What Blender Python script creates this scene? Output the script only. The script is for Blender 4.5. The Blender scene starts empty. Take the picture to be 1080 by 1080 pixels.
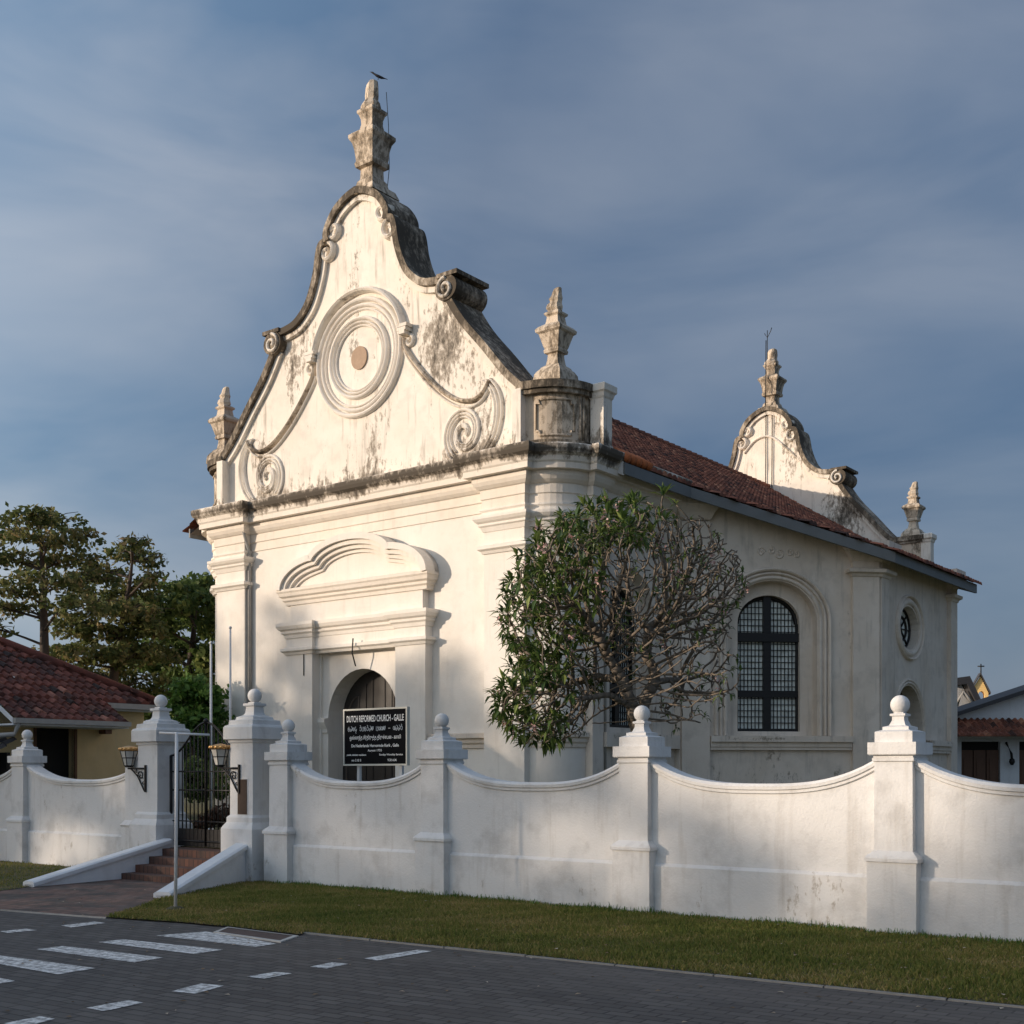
import bpy, bmesh, math, random
import numpy as np
from mathutils import Vector, Matrix
from mathutils.geometry import tessellate_polygon
R = math.radians
C = bpy.context.scene.collection
SC = bpy.context.scene

# ------------------------------------------------------------------ camera
F_PX, HOR, CH = 1282.0, 815.0, 1.65          # focal length in px of a 1080 px wide frame, horizon row, eye height
cam = bpy.data.cameras.new('camera'); camo = bpy.data.objects.new('camera', cam); C.objects.link(camo)
camo.location = (0, 0, CH); camo.rotation_euler = (R(90), 0, 0)
cam.sensor_width = 36; cam.lens = F_PX / 1080 * 36; cam.shift_y = (HOR - 540) / 1080
cam.clip_start = .1; cam.clip_end = 5000
SC.camera = camo
# ------------------------------------------------------------------ sky, sun, exposure
SUN_EL, SUN_AZ = R(11.0), R(192.0)           # azimuth: angle of the direction towards the sun in the XY plane
sdir = Vector((math.cos(SUN_AZ) * math.cos(SUN_EL), math.sin(SUN_AZ) * math.cos(SUN_EL), math.sin(SUN_EL)))
sl = bpy.data.lights.new('sun', 'SUN'); so = bpy.data.objects.new('sun', sl); C.objects.link(so)
sl.energy = 3.9; sl.angle = R(.7); sl.color = (1, .82, .645)
so.rotation_euler = sdir.to_track_quat('Z', 'Y').to_euler()
so.location = (-30, -10, 30)
w = bpy.data.worlds.new('World'); SC.world = w; w.use_nodes = True
nt = w.node_tree; N = nt.nodes; L = nt.links; N.clear()
out = N.new('ShaderNodeOutputWorld'); bg = N.new('ShaderNodeBackground'); sky = N.new('ShaderNodeTexSky')
sky.sky_type = 'NISHITA'; sky.sun_disc = False; sky.sun_elevation = SUN_EL
sky.sun_rotation = R(90) - SUN_AZ
sky.air_density = 1.3; sky.dust_density = 1.5; sky.ozone_density = 2.0
bg.inputs['Strength'].default_value = .092
tc = N.new('ShaderNodeTexCoord'); mp = N.new('ShaderNodeMapping'); mp.inputs['Scale'].default_value = (2.2, 1.4, 6.5)
mp.inputs['Rotation'].default_value = (0, R(-9), R(20))
n1 = N.new('ShaderNodeTexNoise'); n1.inputs['Scale'].default_value = 1.25; n1.inputs['Detail'].default_value = 5; n1.inputs['Roughness'].default_value = .50
n1.inputs['Distortion'].default_value = .35
r1 = N.new('ShaderNodeValToRGB'); r1.color_ramp.elements[0].position = .34; r1.color_ramp.elements[1].position = .68
r1.color_ramp.elements[0].color = (.86, 1.50, 2.50, 1); r1.color_ramp.elements[1].color = (2.45, 2.85, 3.50, 1)
mix = N.new('ShaderNodeMix'); mix.data_type = 'RGBA'; mix.inputs[0].default_value = .80
L.new(tc.outputs['Generated'], mp.inputs['Vector']); L.new(mp.outputs[0], n1.inputs['Vector']); L.new(n1.outputs['Fac'], r1.inputs[0])
L.new(sky.outputs[0], mix.inputs[6]); L.new(r1.outputs[0], mix.inputs[7])
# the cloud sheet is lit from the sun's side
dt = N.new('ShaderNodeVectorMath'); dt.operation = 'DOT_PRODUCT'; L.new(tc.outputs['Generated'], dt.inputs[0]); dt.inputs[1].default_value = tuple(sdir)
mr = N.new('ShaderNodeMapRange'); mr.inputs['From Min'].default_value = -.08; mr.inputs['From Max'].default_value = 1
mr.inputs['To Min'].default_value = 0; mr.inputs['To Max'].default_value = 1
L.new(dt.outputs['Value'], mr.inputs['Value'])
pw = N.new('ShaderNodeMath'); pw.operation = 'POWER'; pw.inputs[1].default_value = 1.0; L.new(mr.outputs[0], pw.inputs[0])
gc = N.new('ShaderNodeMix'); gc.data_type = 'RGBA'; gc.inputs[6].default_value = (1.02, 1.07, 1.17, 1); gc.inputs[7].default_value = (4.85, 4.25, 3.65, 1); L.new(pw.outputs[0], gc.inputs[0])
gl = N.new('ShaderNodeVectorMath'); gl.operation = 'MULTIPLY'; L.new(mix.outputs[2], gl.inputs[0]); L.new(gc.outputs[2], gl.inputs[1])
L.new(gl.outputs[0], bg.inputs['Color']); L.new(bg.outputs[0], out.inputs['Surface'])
SC.view_settings.view_transform = 'Standard'; SC.view_settings.look = 'None'
SC.view_settings.exposure = 0.05; SC.view_settings.gamma = 1
try: SC.cycles.max_bounces = 6
except Exception: pass

# ------------------------------------------------------------------ measuring helpers (lay the site out once, in metres)
U = Vector((.7914, -.6113)); V = Vector((.6113, .7914))       # along the street front / into the plot
PR = Vector((.274, 27.0))                                      # right front corner of the church
WF = 10.616                                                    # width of the church front
ROT = math.atan2(U.y, U.x)
def ground(px, py, z=0.):
    Z = (CH - z) * F_PX / (py - HOR); return Vector(((px - 540) / F_PX * Z, Z))
def at(px, py, Z): return Vector(((px - 540) / F_PX * Z, Z, CH + (HOR - py) / F_PX * Z))
def on_line(px, B, D):
    k = (px - 540) / F_PX; return (k * B.y - B.x) / (D.x - k * D.y)

# ------------------------------------------------------------------ mesh helpers
class MB:
    def __init__(s): s.v = []; s.f = []; s.sm = []; s.t = []
    def add(s, v, f, smooth=False, tint=.5):
        o = len(s.v); s.v += [tuple(p) for p in v]
        for q in f: s.f.append(tuple(i + o for i in q)); s.sm.append(smooth); s.t.append(tint)
        return s
    def box(s, x0, x1, y0, y1, z0, z1, tint=.5):
        v = [(x, y, z) for z in (z0, z1) for y in (y0, y1) for x in (x0, x1)]
        return s.add(v, [(0, 2, 3, 1), (4, 5, 7, 6), (0, 1, 5, 4), (2, 6, 7, 3), (0, 4, 6, 2), (1, 3, 7, 5)], tint=tint)
    def obox(s, P, t0, t1, o0, o1, z0, z1):          # box in a frame P(t, o, z)
        v = [P(t, o, z) for z in (z0, z1) for o in (o0, o1) for t in (t0, t1)]
        return s.add(v, [(0, 2, 3, 1), (4, 5, 7, 6), (0, 1, 5, 4), (2, 6, 7, 3), (0, 4, 6, 2), (1, 3, 7, 5)])
    def loft(s, rings, caps=True, smooth=False, closed=True):
        n = len(rings[0]); v = [p for r in rings for p in r]; f = []
        for i in range(len(rings) - 1):
            for j in range(n if closed else n - 1):
                k = (j + 1) % n; f.append((i * n + j, i * n + k, (i + 1) * n + k, (i + 1) * n + j))
        if caps and closed:
            f.append(tuple(range(n))[::-1]); f.append(tuple((len(rings) - 1) * n + j for j in range(n)))
        return s.add(v, f, smooth)
    def sq(s, cx, cy, secs, rot=0):                  # stacked square sections (half size, z)
        rg = []
        for h, z in secs:
            rg.append([(cx + h * a, cy + h * b, z) for a, b in ((-1, -1), (1, -1), (1, 1), (-1, 1))])
        return s.loft(rg)
    def lathe(s, c, secs, n=20, smooth=True):
        rg = [[(c[0] + r * math.cos(2 * math.pi * j / n), c[1] + r * math.sin(2 * math.pi * j / n), c[2] + z) for j in range(n)] for r, z in secs]
        return s.loft(rg, smooth=smooth)
    def ball(s, c, r, n=20):
        return s.lathe(c, [(max(r * math.sin(math.pi * i / 12), .001), -r * math.cos(math.pi * i / 12)) for i in range(13)], n)
    def tube(s, pts, rad, n=6, smooth=True, caps=True):
        pts = [Vector(p) for p in pts]
        if not hasattr(rad, '__len__'): rad = [rad] * len(pts)
        rg = []
        for i, p in enumerate(pts):
            d = (pts[min(i + 1, len(pts) - 1)] - pts[max(i - 1, 0)])
            if d.length < 1e-9: d = Vector((0, 0, 1))
            d.normalize()
            a = d.cross(Vector((0, 0, 1)) if abs(d.z) < .9 else Vector((0, 1, 0))).normalized(); b = d.cross(a)
            rg.append([p + (a * math.cos(2 * math.pi * j / n) + b * math.sin(2 * math.pi * j / n)) * rad[i] for j in range(n)])
        return s.loft(rg, smooth=smooth, caps=caps)
    def prism(s, poly, y0, y1, P=None):              # polygon in x,z pushed along y
        P = P or (lambda x, y, z: (x, y, z))
        n = len(poly)
        v = [P(x, y0, z) for x, z in poly] + [P(x, y1, z) for x, z in poly]
        tri = tessellate_polygon([[Vector((x, z, 0)) for x, z in poly]])
        f = [tuple(t) for t in tri] + [tuple(i + n for i in t) for t in tri]
        f += [(i, (i + 1) % n, (i + 1) % n + n, i + n) for i in range(n)]
        return s.add(v, f)
    def slab(s, poly, z0, z1):                       # polygon in x,y pushed along z
        return s.prism(poly, z0, z1, lambda x, y, z: (x, z, y))
    def wall(s, outer, holes, P, o=0., depth=0.):    # flat wall with openings; reveals go back by depth
        loops = [outer] + holes; allp = [p for l in loops for p in l]
        tri = tessellate_polygon([[Vector((x, z, 0)) for x, z in l] for l in loops])
        s.add([P(x, o, z) for x, z in allp], [tuple(t) for t in tri])
        for h in holes:
            if depth:
                n = len(h); v = [P(x, o, z) for x, z in h] + [P(x, o - depth, z) for x, z in h]
                s.add(v, [(i, (i + 1) % n, (i + 1) % n + n, i + n) for i in range(n)])
        return s
    def sweep(s, path, prof, caps=True):             # path in plan, outward to the right; profile (d, z)
        path = [Vector(p) for p in path]; n = len(path); rg = []
        for i, p in enumerate(path):
            d0 = (path[i] - path[i - 1]).normalized() if i else None
            d1 = (path[i + 1] - path[i]).normalized() if i < n - 1 else None
            d0 = d0 or d1; d1 = d1 or d0
            n0 = Vector((d0.y, -d0.x)); n1 = Vector((d1.y, -d1.x)); m = n0 + n1
            m = m / max(m.dot(n0), .2)
            rg.append([(p.x + m.x * d, p.y + m.y * d, z) for d, z in prof])
        return s.loft(rg, caps=caps, closed=True)
    def relief(s, pts, P, w, h, o=0., smooth=True, taper=False):   # half round moulding along a curve in a wall
        n = len(pts); pts = [Vector(p) for p in pts]; rg = []
        for i, p in enumerate(pts):
            d = (pts[min(i + 1, n - 1)] - pts[max(i - 1, 0)]).normalized(); m = Vector((-d.y, d.x))
            k = 1. if not taper else max(.35, 1 - .65 * i / n)
            rg.append([P(p.x + m.x * a * w * k, o + b * h, p.y + m.y * a * w * k) for a, b in ((-1, -.3), (-1, .35), (-.6, .8), (0, 1), (.6, .8), (1, .35), (1, -.3))])
        return s.loft(rg, smooth=False)
    def build(s, name, mat, parent=None, tint=False):
        me = bpy.data.meshes.new(name); me.from_pydata(s.v, [], s.f)
        me.polygons.foreach_set('use_smooth', s.sm)
        if tint:
            a = me.attributes.new('tint', 'FLOAT', 'FACE'); a.data.foreach_set('value', s.t)
        bm = bmesh.new(); bm.from_mesh(me); bmesh.ops.recalc_face_normals(bm, faces=bm.faces); bm.to_mesh(me); bm.free()
        if mat: me.materials.append(mat)
        o = bpy.data.objects.new(name, me); C.objects.link(o); o.parent = parent
        return o
def quads(name, V4, tint, mat, parent=None, smooth=False):     # many loose quads from a numpy array (n,4,3)
    n = len(V4); me = bpy.data.meshes.new(name)
    me.vertices.add(n * 4); me.vertices.foreach_set('co', np.ascontiguousarray(V4, dtype=np.float32).ravel())
    me.loops.add(n * 4); me.loops.foreach_set('vertex_index', np.arange(n * 4, dtype=np.int32))
    me.polygons.add(n); me.polygons.foreach_set('loop_start', np.arange(0, n * 4, 4, dtype=np.int32))
    me.update(calc_edges=True)
    a = me.attributes.new('tint', 'FLOAT', 'FACE'); a.data.foreach_set('value', np.asarray(tint, dtype=np.float32))
    me.materials.append(mat)
    o = bpy.data.objects.new(name, me); C.objects.link(o); o.parent = parent
    return o
def empty(name, loc, rz=0.):
    o = bpy.data.objects.new(name, None); C.objects.link(o); o.location = loc; o.rotation_euler = (0, 0, rz); o.empty_display_size = .3
    return o
def tag(o, label, cat, group=None):
    o['label'] = label; o['category'] = cat
    if group: o['group'] = group
    return o
def struct(o, kind='structure'): o['kind'] = kind; return o
def copy_tree(o, parent=None):
    c = o.copy(); C.objects.link(c); c.parent = parent
    for ch in [k for k in SC.objects if k.parent == o]: copy_tree(ch, c)
    return c
def catmull(P, k=6):
    P = [Vector(p) for p in P]; out = []
    for i in range(len(P) - 1):
        a = P[max(i - 1, 0)]; b = P[i]; c = P[i + 1]; d = P[min(i + 2, len(P) - 1)]
        for j in range(k):
            t = j / k
            out.append(.5 * ((2 * b) + (c - a) * t + (2 * a - 5 * b + 4 * c - d) * t * t + (3 * b - a - 3 * c + d) * t ** 3))
    out.append(P[-1]); return out
def arc(cx, cz, rx, rz, a0, a1, n=16):
    return [(cx + rx * math.cos(R(a0 + (a1 - a0) * i / n)), cz + rz * math.sin(R(a0 + (a1 - a0) * i / n))) for i in range(n + 1)]
def arch_loop(cx, half, z0, spring, rise, n=18):
    return [(cx - half, z0), (cx + half, z0)] + arc(cx, spring, half, rise, 0, 180, n)

# ------------------------------------------------------------------ materials
def mat(name):
    m = bpy.data.materials.new(name); m.use_nodes = True
    return m, m.node_tree.nodes, m.node_tree.links, m.node_tree.nodes['Principled BSDF']
def noise(N, L, vec, scale, detail=4, rough=.5, sc=None):
    if sc:
        q = N.new('ShaderNodeMapping'); q.inputs['Scale'].default_value = sc; L.new(vec, q.inputs['Vector']); vec = q.outputs[0]
    n = N.new('ShaderNodeTexNoise'); n.inputs['Scale'].default_value = scale; n.inputs['Detail'].default_value = detail; n.inputs['Roughness'].default_value = rough
    L.new(vec, n.inputs['Vector']); return n.outputs['Fac']
def ramp(N, L, fac, p0, p1, c0=(0, 0, 0, 1), c1=(1, 1, 1, 1)):
    r = N.new('ShaderNodeValToRGB'); r.color_ramp.elements[0].position = p0; r.color_ramp.elements[1].position = p1
    r.color_ramp.elements[0].color = c0; r.color_ramp.elements[1].color = c1; L.new(fac, r.inputs[0]); return r.outputs[0]
def mth(N, L, op, a, b=None, clamp=False):
    m = N.new('ShaderNodeMath'); m.operation = op; m.use_clamp = clamp
    for i, x in enumerate((a, b)):
        if x is None: continue
        if isinstance(x, (int, float)): m.inputs[i].default_value = x
        else: L.new(x, m.inputs[i])
    return m.outputs[0]
def mixc(N, L, fac, a, b):
    m = N.new('ShaderNodeMix'); m.data_type = 'RGBA'
    for i, x in ((0, fac), (6, a), (7, b)):
        if isinstance(x, (int, float)): m.inputs[i].default_value = x
        elif isinstance(x, tuple): m.inputs[i].default_value = (*x, 1) if len(x) == 3 else x
        else: L.new(x, m.inputs[i])
    return m.outputs[2]
def bump(N, L, bs, h, strength=.3, dist=.02):
    b = N.new('ShaderNodeBump'); b.inputs['Strength'].default_value = strength; b.inputs['Distance'].default_value = dist
    L.new(h, b.inputs['Height']); L.new(b.outputs[0], bs.inputs['Normal'])
def plaster(name, base, warm, mould=-.2, bands=(), blobs=(), mcol=(.045, .038, .030), patch=.35, bstr=.25, grime=.35):
    m, N, L, bs = mat(name)
    g = N.new('ShaderNodeNewGeometry'); P = g.outputs['Position']
    col = mixc(N, L, ramp(N, L, noise(N, L, P, .9, 5, .6), .38, .66), base, warm)
    # dull patches of old limewash
    pm = ramp(N, L, noise(N, L, P, 2.3, 6, .62), .50, .66)
    col = mixc(N, L, mth(N, L, 'MULTIPLY', pm, patch), col, (base[0] * .70, base[1] * .69, base[2] * .68))
    # rain streaks
    st = ramp(N, L, noise(N, L, P, 3.2, 5, .6, (2.2, 2.2, .22)), .55, .74)
    col = mixc(N, L, mth(N, L, 'MULTIPLY', st, grime), col, (.36, .32, .27))
    # black mould: fine grain x large patches, stronger in given height bands and spots
    big = noise(N, L, P, .75, 4, .6, (1.3, 1.3, .55)); fin = noise(N, L, P, 6.5, 8, .75, (1.3, 1.3, .6))
    k = mth(N, L, 'ADD', mth(N, L, 'MULTIPLY', big, 1.1), mth(N, L, 'MULTIPLY', fin, 1.3)); k = mth(N, L, 'ADD', k, mould - 1.2)
    sx = N.new('ShaderNodeSeparateXYZ'); L.new(P, sx.inputs[0])
    for zc, hw, gain in bands:
        d = mth(N, L, 'ABSOLUTE', mth(N, L, 'SUBTRACT', sx.outputs[2], zc)); d = mth(N, L, 'SUBTRACT', 1., mth(N, L, 'DIVIDE', d, hw), True)
        k = mth(N, L, 'ADD', k, mth(N, L, 'MULTIPLY', d, gain))
    for c, sc_, gain in blobs:
        q = N.new('ShaderNodeVectorMath'); q.operation = 'SUBTRACT'; L.new(P, q.inputs[0]); q.inputs[1].default_value = c
        q2 = N.new('ShaderNodeVectorMath'); q2.operation = 'MULTIPLY'; L.new(q.outputs[0], q2.inputs[0]); q2.inputs[1].default_value = sc_
        q3 = N.new('ShaderNodeVectorMath'); q3.operation = 'LENGTH'; L.new(q2.outputs[0], q3.inputs[0])
        k = mth(N, L, 'ADD', k, mth(N, L, 'MULTIPLY', mth(N, L, 'SUBTRACT', 1., q3.outputs['Value'], True), gain))
    mk = ramp(N, L, k, .02, .30)
    half = mixc(N, L, ramp(N, L, k, -.12 if False else 0.0, .10), col, mixc(N, L, .55, col, (.30, .235, .165)))
    col = mixc(N, L, mth(N, L, 'MULTIPLY', mk, .88), half, mcol)
    L.new(col, bs.inputs['Base Color']); bs.inputs['Roughness'].default_value = .9
    bs.inputs['Specular IOR Level'].default_value = .2
    bump(N, L, bs, mth(N, L, 'ADD', noise(N, L, P, 5, 5, .6), mth(N, L, 'MULTIPLY', noise(N, L, P, 40, 3), .3)), bstr, .03)
    return m
def plain(name, col, rough=.6, metal=0., var=.25, scale=8., spec=.4, sc=None):
    m, N, L, bs = mat(name); g = N.new('ShaderNodeNewGeometry')
    f = noise(N, L, g.outputs['Position'], scale, 4, .6, sc)
    c = mixc(N, L, f, tuple(x * (1 - var) for x in col), tuple(min(1, x * (1 + var)) for x in col))
    L.new(c, bs.inputs['Base Color']); bs.inputs['Roughness'].default_value = rough; bs.inputs['Metallic'].default_value = metal
    bs.inputs['Specular IOR Level'].default_value = spec
    bump(N, L, bs, f, .12, .01)
    return m
def tinted(name, stops, rough=.7, trans=0., spec=.3, patch=None):
    m, N, L, bs = mat(name); a = N.new('ShaderNodeAttribute'); a.attribute_name = 'tint'
    r = N.new('ShaderNodeValToRGB'); e = r.color_ramp.elements
    e[0].position = stops[0][0]; e[0].color = (*stops[0][1], 1); e[1].position = stops[-1][0]; e[1].color = (*stops[-1][1], 1)
    for p, c in stops[1:-1]:
        q = e.new(p); q.color = (*c, 1)
    L.new(a.outputs['Fac'], r.inputs[0]); col = r.outputs[0]
    g = N.new('ShaderNodeNewGeometry')
    if patch:
        f = ramp(N, L, noise(N, L, g.outputs['Position'], patch[0], 5, .65), .45, .68); col = mixc(N, L, mth(N, L, 'MULTIPLY', f, patch[2]), col, patch[1])
    L.new(col, bs.inputs['Base Color']); bs.inputs['Roughness'].default_value = rough; bs.inputs['Specular IOR Level'].default_value = spec
    if trans:
        t = N.new('ShaderNodeBsdfTranslucent'); L.new(col, t.inputs['Color']); ms = N.new('ShaderNodeMixShader'); ms.inputs[0].default_value = trans
        L.new(bs.outputs[0], ms.inputs[1]); L.new(t.outputs[0], ms.inputs[2]); L.new(ms.outputs[0], N['Material Output'].inputs['Surface'])
    return m

def wpos(a, s, z):                                   # church coordinates -> world (for the stain spots)
    p = PR + U * (a - WF) + V * s; return (p.x, p.y, z)
CX = WF / 2
M = {}
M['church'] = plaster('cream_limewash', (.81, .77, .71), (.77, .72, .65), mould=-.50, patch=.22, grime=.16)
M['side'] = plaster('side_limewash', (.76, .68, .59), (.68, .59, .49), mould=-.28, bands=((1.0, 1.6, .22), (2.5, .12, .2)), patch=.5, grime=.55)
M['gable'] = plaster('weathered_gable_limewash', (.82, .78, .71), (.76, .70, .62), mould=-.15, bands=((16.0, 1.0, .12), (9.0, .5, .22)),
                     blobs=((wpos(CX + 2.55, .2, 12.1), (.75, .75, .42), .36), (wpos(CX - 2.6, .2, 11.9), (1.0, 1.0, .5), .25), (wpos(CX + 4.4, .2, 10.9), (.9, .9, .7), .16), (wpos(CX + 3.6, 23.1, 11.7), (.6, .6, .6), .34), (wpos(CX + 1.9, 23.1, 13.9), (.8, .8, .6), .26)), patch=.4, grime=.75)
M['coping'] = plaster('mouldy_coping_plaster', (.56, .50, .42), (.44, .38, .30), mould=.24, patch=.6, grime=.6)
M['cornice'] = plaster('stained_cornice_plaster', (.80, .74, .66), (.76, .69, .60), mould=-.42, bands=((8.72, .40, .80),), patch=.25, grime=.2)
M['urn'] = plaster('weathered_urn_plaster', (.66, .57, .46), (.56, .47, .37), mould=.07, patch=.5, grime=.6)
M['fence'] = plaster('white_limewash_wall', (.72, .715, .705), (.68, .67, .655), mould=-.25, bands=((.25, .55, .10),), patch=.62, grime=.34, mcol=(.30, .29, .27), bstr=.3)
M['ramp'] = plaster('white_painted_render', (.78, .79, .80), (.72, .73, .75), mould=-.4, patch=.3, grime=.15)
M['tiles'] = tinted('clay_roof_tile', ((0, (.07, .038, .030)), (.35, (.21, .075, .046)), (.75, (.34, .125, .074)), (1, (.48, .22, .13))), .85, patch=(1.3, (.040, .030, .028), .62))
M['oldtiles'] = tinted('old_clay_roof_tile', ((0, (.035, .022, .020)), (.4, (.125, .040, .030)), (.8, (.215, .072, .052)), (1, (.32, .14, .10))), .85, patch=(1.6, (.030, .024, .024), .75))
M['newtile'] = plain('new_clay_tile', (.52, .16, .06), .8)
M['fascia'] = plain('grey_painted_board', (.155, .165, .17), .6, var=.2, scale=3)
M['soffit'] = plain('dark_soffit_board', (.14, .13, .12), .8)
M['door'] = plain('dark_stained_wood', (.030, .026, .024), .45, var=.35, scale=5, sc=(6, 6, .6))
M['frame'] = plain('black_painted_timber', (.012, .011, .011), .45)
M['iron'] = plain('black_wrought_iron', (.012, .012, .013), .5, metal=.2)
M['wire'] = plain('dark_metal_rod', (.03, .03, .03), .5, metal=.5)
M['white_metal'] = plain('white_painted_pole', (.70, .70, .70), .4, var=.12, scale=3)
M['pipe'] = plain('grey_rain_pipe', (.36, .35, .33), .5)
M['brass'] = plain('tarnished_brass', (.62, .36, .14), .35, metal=.8, var=.3)
M['plaque'] = plain('bronze_plaque', (.07, .045, .032), .6, var=.3, scale=20, spec=.2)
M['sign'] = plain('black_sign_paint', (.010, .010, .011), .9, var=.2, spec=.05)
M['letter'] = plain('white_sign_paint', (.80, .80, .78), .5, var=.05)
M['signframe'] = plain('cream_sign_frame', (.62, .60, .52), .5, var=.1)
M['bark'] = plain('grey_brown_bark', (.15, .115, .085), .9, var=.5, scale=14)
M['darkbark'] = plain('dark_bark', (.065, .050, .040), .9, var=.4, scale=10)
M['twig'] = plain('frangipani_bark', (.17, .14, .11), .85, var=.4, scale=9)
M['concrete'] = plain('pale_concrete', (.30, .28, .25), .85, var=.3, scale=12)
M['yellow'] = plaster('yellow_house_render', (.72, .57, .33), (.66, .51, .28), mould=-.45, patch=.25, grime=.2)
M['white_house'] = plaster('white_house_render', (.74, .76, .78), (.70, .71, .73), mould=-.4, patch=.3, grime=.2)
M['bell'] = plain('yellow_bellcote_render', (.85, .58, .24), .85, var=.1)
M['brownwood'] = plain('brown_door_timber', (.12, .058, .032), .55, var=.4, scale=6, sc=(8, 8, .8))
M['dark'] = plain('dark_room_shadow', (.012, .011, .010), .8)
M['slate'] = plain('dark_roof_sheet', (.055, .055, .06), .7)
M['crow'] = plain('black_feathers', (.012, .012, .015), .5)
def glass(name, col, rough=.08):
    m, N, L, bs = mat(name); g = N.new('ShaderNodeNewGeometry')
    L.new(mixc(N, L, ramp(N, L, noise(N, L, g.outputs['Position'], 3.5, 2), .4, .6), col, tuple(c * .75 for c in col)), bs.inputs['Base Color'])
    bs.inputs['Roughness'].default_value = rough; bs.inputs['Specular IOR Level'].default_value = .5; return m
M['pane'] = glass('pale_leaded_pane', (.80, .84, .78), .5)
M['lampglass'] = glass('milky_lamp_pane', (.62, .60, .55), .3)
LEAF = {
 'frang': tinted('frangipani_leaf', ((0, (.030, .062, .018)), (.5, (.085, .145, .036)), (1, (.26, .32, .09))), .45, .3, .4),
 'almond': tinted('almond_leaf', ((0, (.050, .078, .026)), (.5, (.14, .165, .055)), (.84, (.26, .22, .10)), (1, (.42, .29, .15))), .6, .4),
 'green': tinted('broad_green_leaf', ((0, (.048, .085, .026)), (.6, (.12, .18, .052)), (1, (.30, .34, .11))), .6, .4),
 'bright': tinted('bright_green_leaf', ((0, (.030, .075, .016)), (.6, (.085, .18, .035)), (1, (.20, .32, .07))), .6, .3),
 'red': tinted('reddish_shrub_leaf', ((0, (.03, .025, .015)), (.6, (.09, .04, .025)), (1, (.16, .09, .05))), .7, .2),
 'petal': tinted('pale_pink_petal', ((0, (.55, .30, .30)), (1, (.78, .58, .52))), .6, .2),
 'grass': tinted('lawn_grass_blade', ((0, (.065, .095, .020)), (.4, (.165, .190, .042)), (.72, (.31, .245, .080)), (1, (.46, .34, .16))), .75, .25, .2),
}

# ------------------------------------------------------------------ ground, road, lawn
def sheet(name, poly, z, m, thick=.0):
    mb = MB(); n = len(poly)
    tri = tessellate_polygon([[Vector((p[0], p[1], 0)) for p in poly]])
    mb.add([(p[0], p[1], z) for p in poly], [tuple(t) for t in tri])
    return mb.build(name, m)
m, N_, L_, bs = mat('far_soil'); g_ = N_.new('ShaderNodeNewGeometry')
L_.new(mixc(N_, L_, noise(N_, L_, g_.outputs['Position'], .3, 6), (.05, .055, .025), (.12, .10, .055)), bs.inputs['Base Color']); bs.inputs['Roughness'].default_value = 1
M['soil'] = m
struct(sheet('ground', [(-1500, -1500), (1500, -1500), (1500, 1500), (-1500, 1500)], -.06, M['soil']))
# road
m, N_, L_, bs = mat('dark_block_paving'); tc_ = N_.new('ShaderNodeTexCoord')
br = N_.new('ShaderNodeTexBrick'); br.offset = .5
br.inputs['Scale'].default_value = 1.0; br.inputs['Brick Width'].default_value = .23; br.inputs['Row Height'].default_value = .115
br.inputs['Mortar Size'].default_value = .009; br.inputs['Mortar Smooth'].default_value = .3; br.inputs['Bias'].default_value = -.1
br.inputs['Color1'].default_value = (.070, .064, .061, 1); br.inputs['Color2'].default_value = (.120, .110, .103, 1); br.inputs['Mortar'].default_value = (.020, .019, .019, 1)
rotm = N_.new('ShaderNodeMapping'); rotm.inputs['Rotation'].default_value = (0, 0, 0)
L_.new(tc_.outputs['Object'], rotm.inputs['Vector']); L_.new(rotm.outputs[0], br.inputs['Vector'])
dirt = ramp(N_, L_, noise(N_, L_, tc_.outputs['Object'], .8, 7, .65), .35, .7)
dust = ramp(N_, L_, noise(N_, L_, tc_.outputs['Object'], .55, 6, .62, (.35, 1.6, 1)), .46, .66)
dirt2 = ramp(N_, L_, noise(N_, L_, tc_.outputs['Object'], 11, 4, .7), .60, .75)
c_ = mixc(N_, L_, mth(N_, L_, 'MULTIPLY', dirt, .45), br.outputs['Color'], (.052, .046, .045))
c_ = mixc(N_, L_, mth(N_, L_, 'MULTIPLY', dirt2, .25), c_, (.15, .125, .11))
c_ = mixc(N_, L_, mth(N_, L_, 'MULTIPLY', dust, .38), c_, (.17, .15, .135))
L_.new(c_, bs.inputs['Base Color']); bs.inputs['Roughness'].default_value = .72; bs.inputs['Specular IOR Level'].default_value = .35
hh = mth(N_, L_, 'ADD', mth(N_, L_, 'MULTIPLY', br.outputs['Fac'], -1.), mth(N_, L_, 'MULTIPLY', noise(N_, L_, tc_.outputs['Object'], 5, 4), .9))
bump(N_, L_, bs, hh, .6, .012); M['road'] = m
RD = Vector((.823, -.568)); RN = Vector((.568, .823)); RQ = ground(640, 1018)        # lawn edge of the road
RROT = math.atan2(RD.y, RD.x)
road = struct(empty('road', (RQ.x, RQ.y, 0), RROT))
rb = MB(); rb.add([(-120, 3.2, 0), (-120, -14, 0), (120, -14, 0), (120, 3.2, 0)], [(0, 1, 2, 3)])
rsurf = rb.build('road_surface', M['road'], road)
def rl(p): q = p - RQ; return (q.dot(RD), q.dot(RN))
m, N_, L_, bs = mat('worn_road_paint'); g_ = N_.new('ShaderNodeNewGeometry'); tcq = N_.new('ShaderNodeTexCoord')
br2 = N_.new('ShaderNodeTexBrick'); br2.offset = .5; br2.inputs['Scale'].default_value = 1.0; br2.inputs['Brick Width'].default_value = .23; br2.inputs['Row Height'].default_value = .115
br2.inputs['Mortar Size'].default_value = .008; L_.new(tcq.outputs['Object'], br2.inputs['Vector'])
wn = noise(N_, L_, g_.outputs['Position'], 16, 7, .72)
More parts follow.
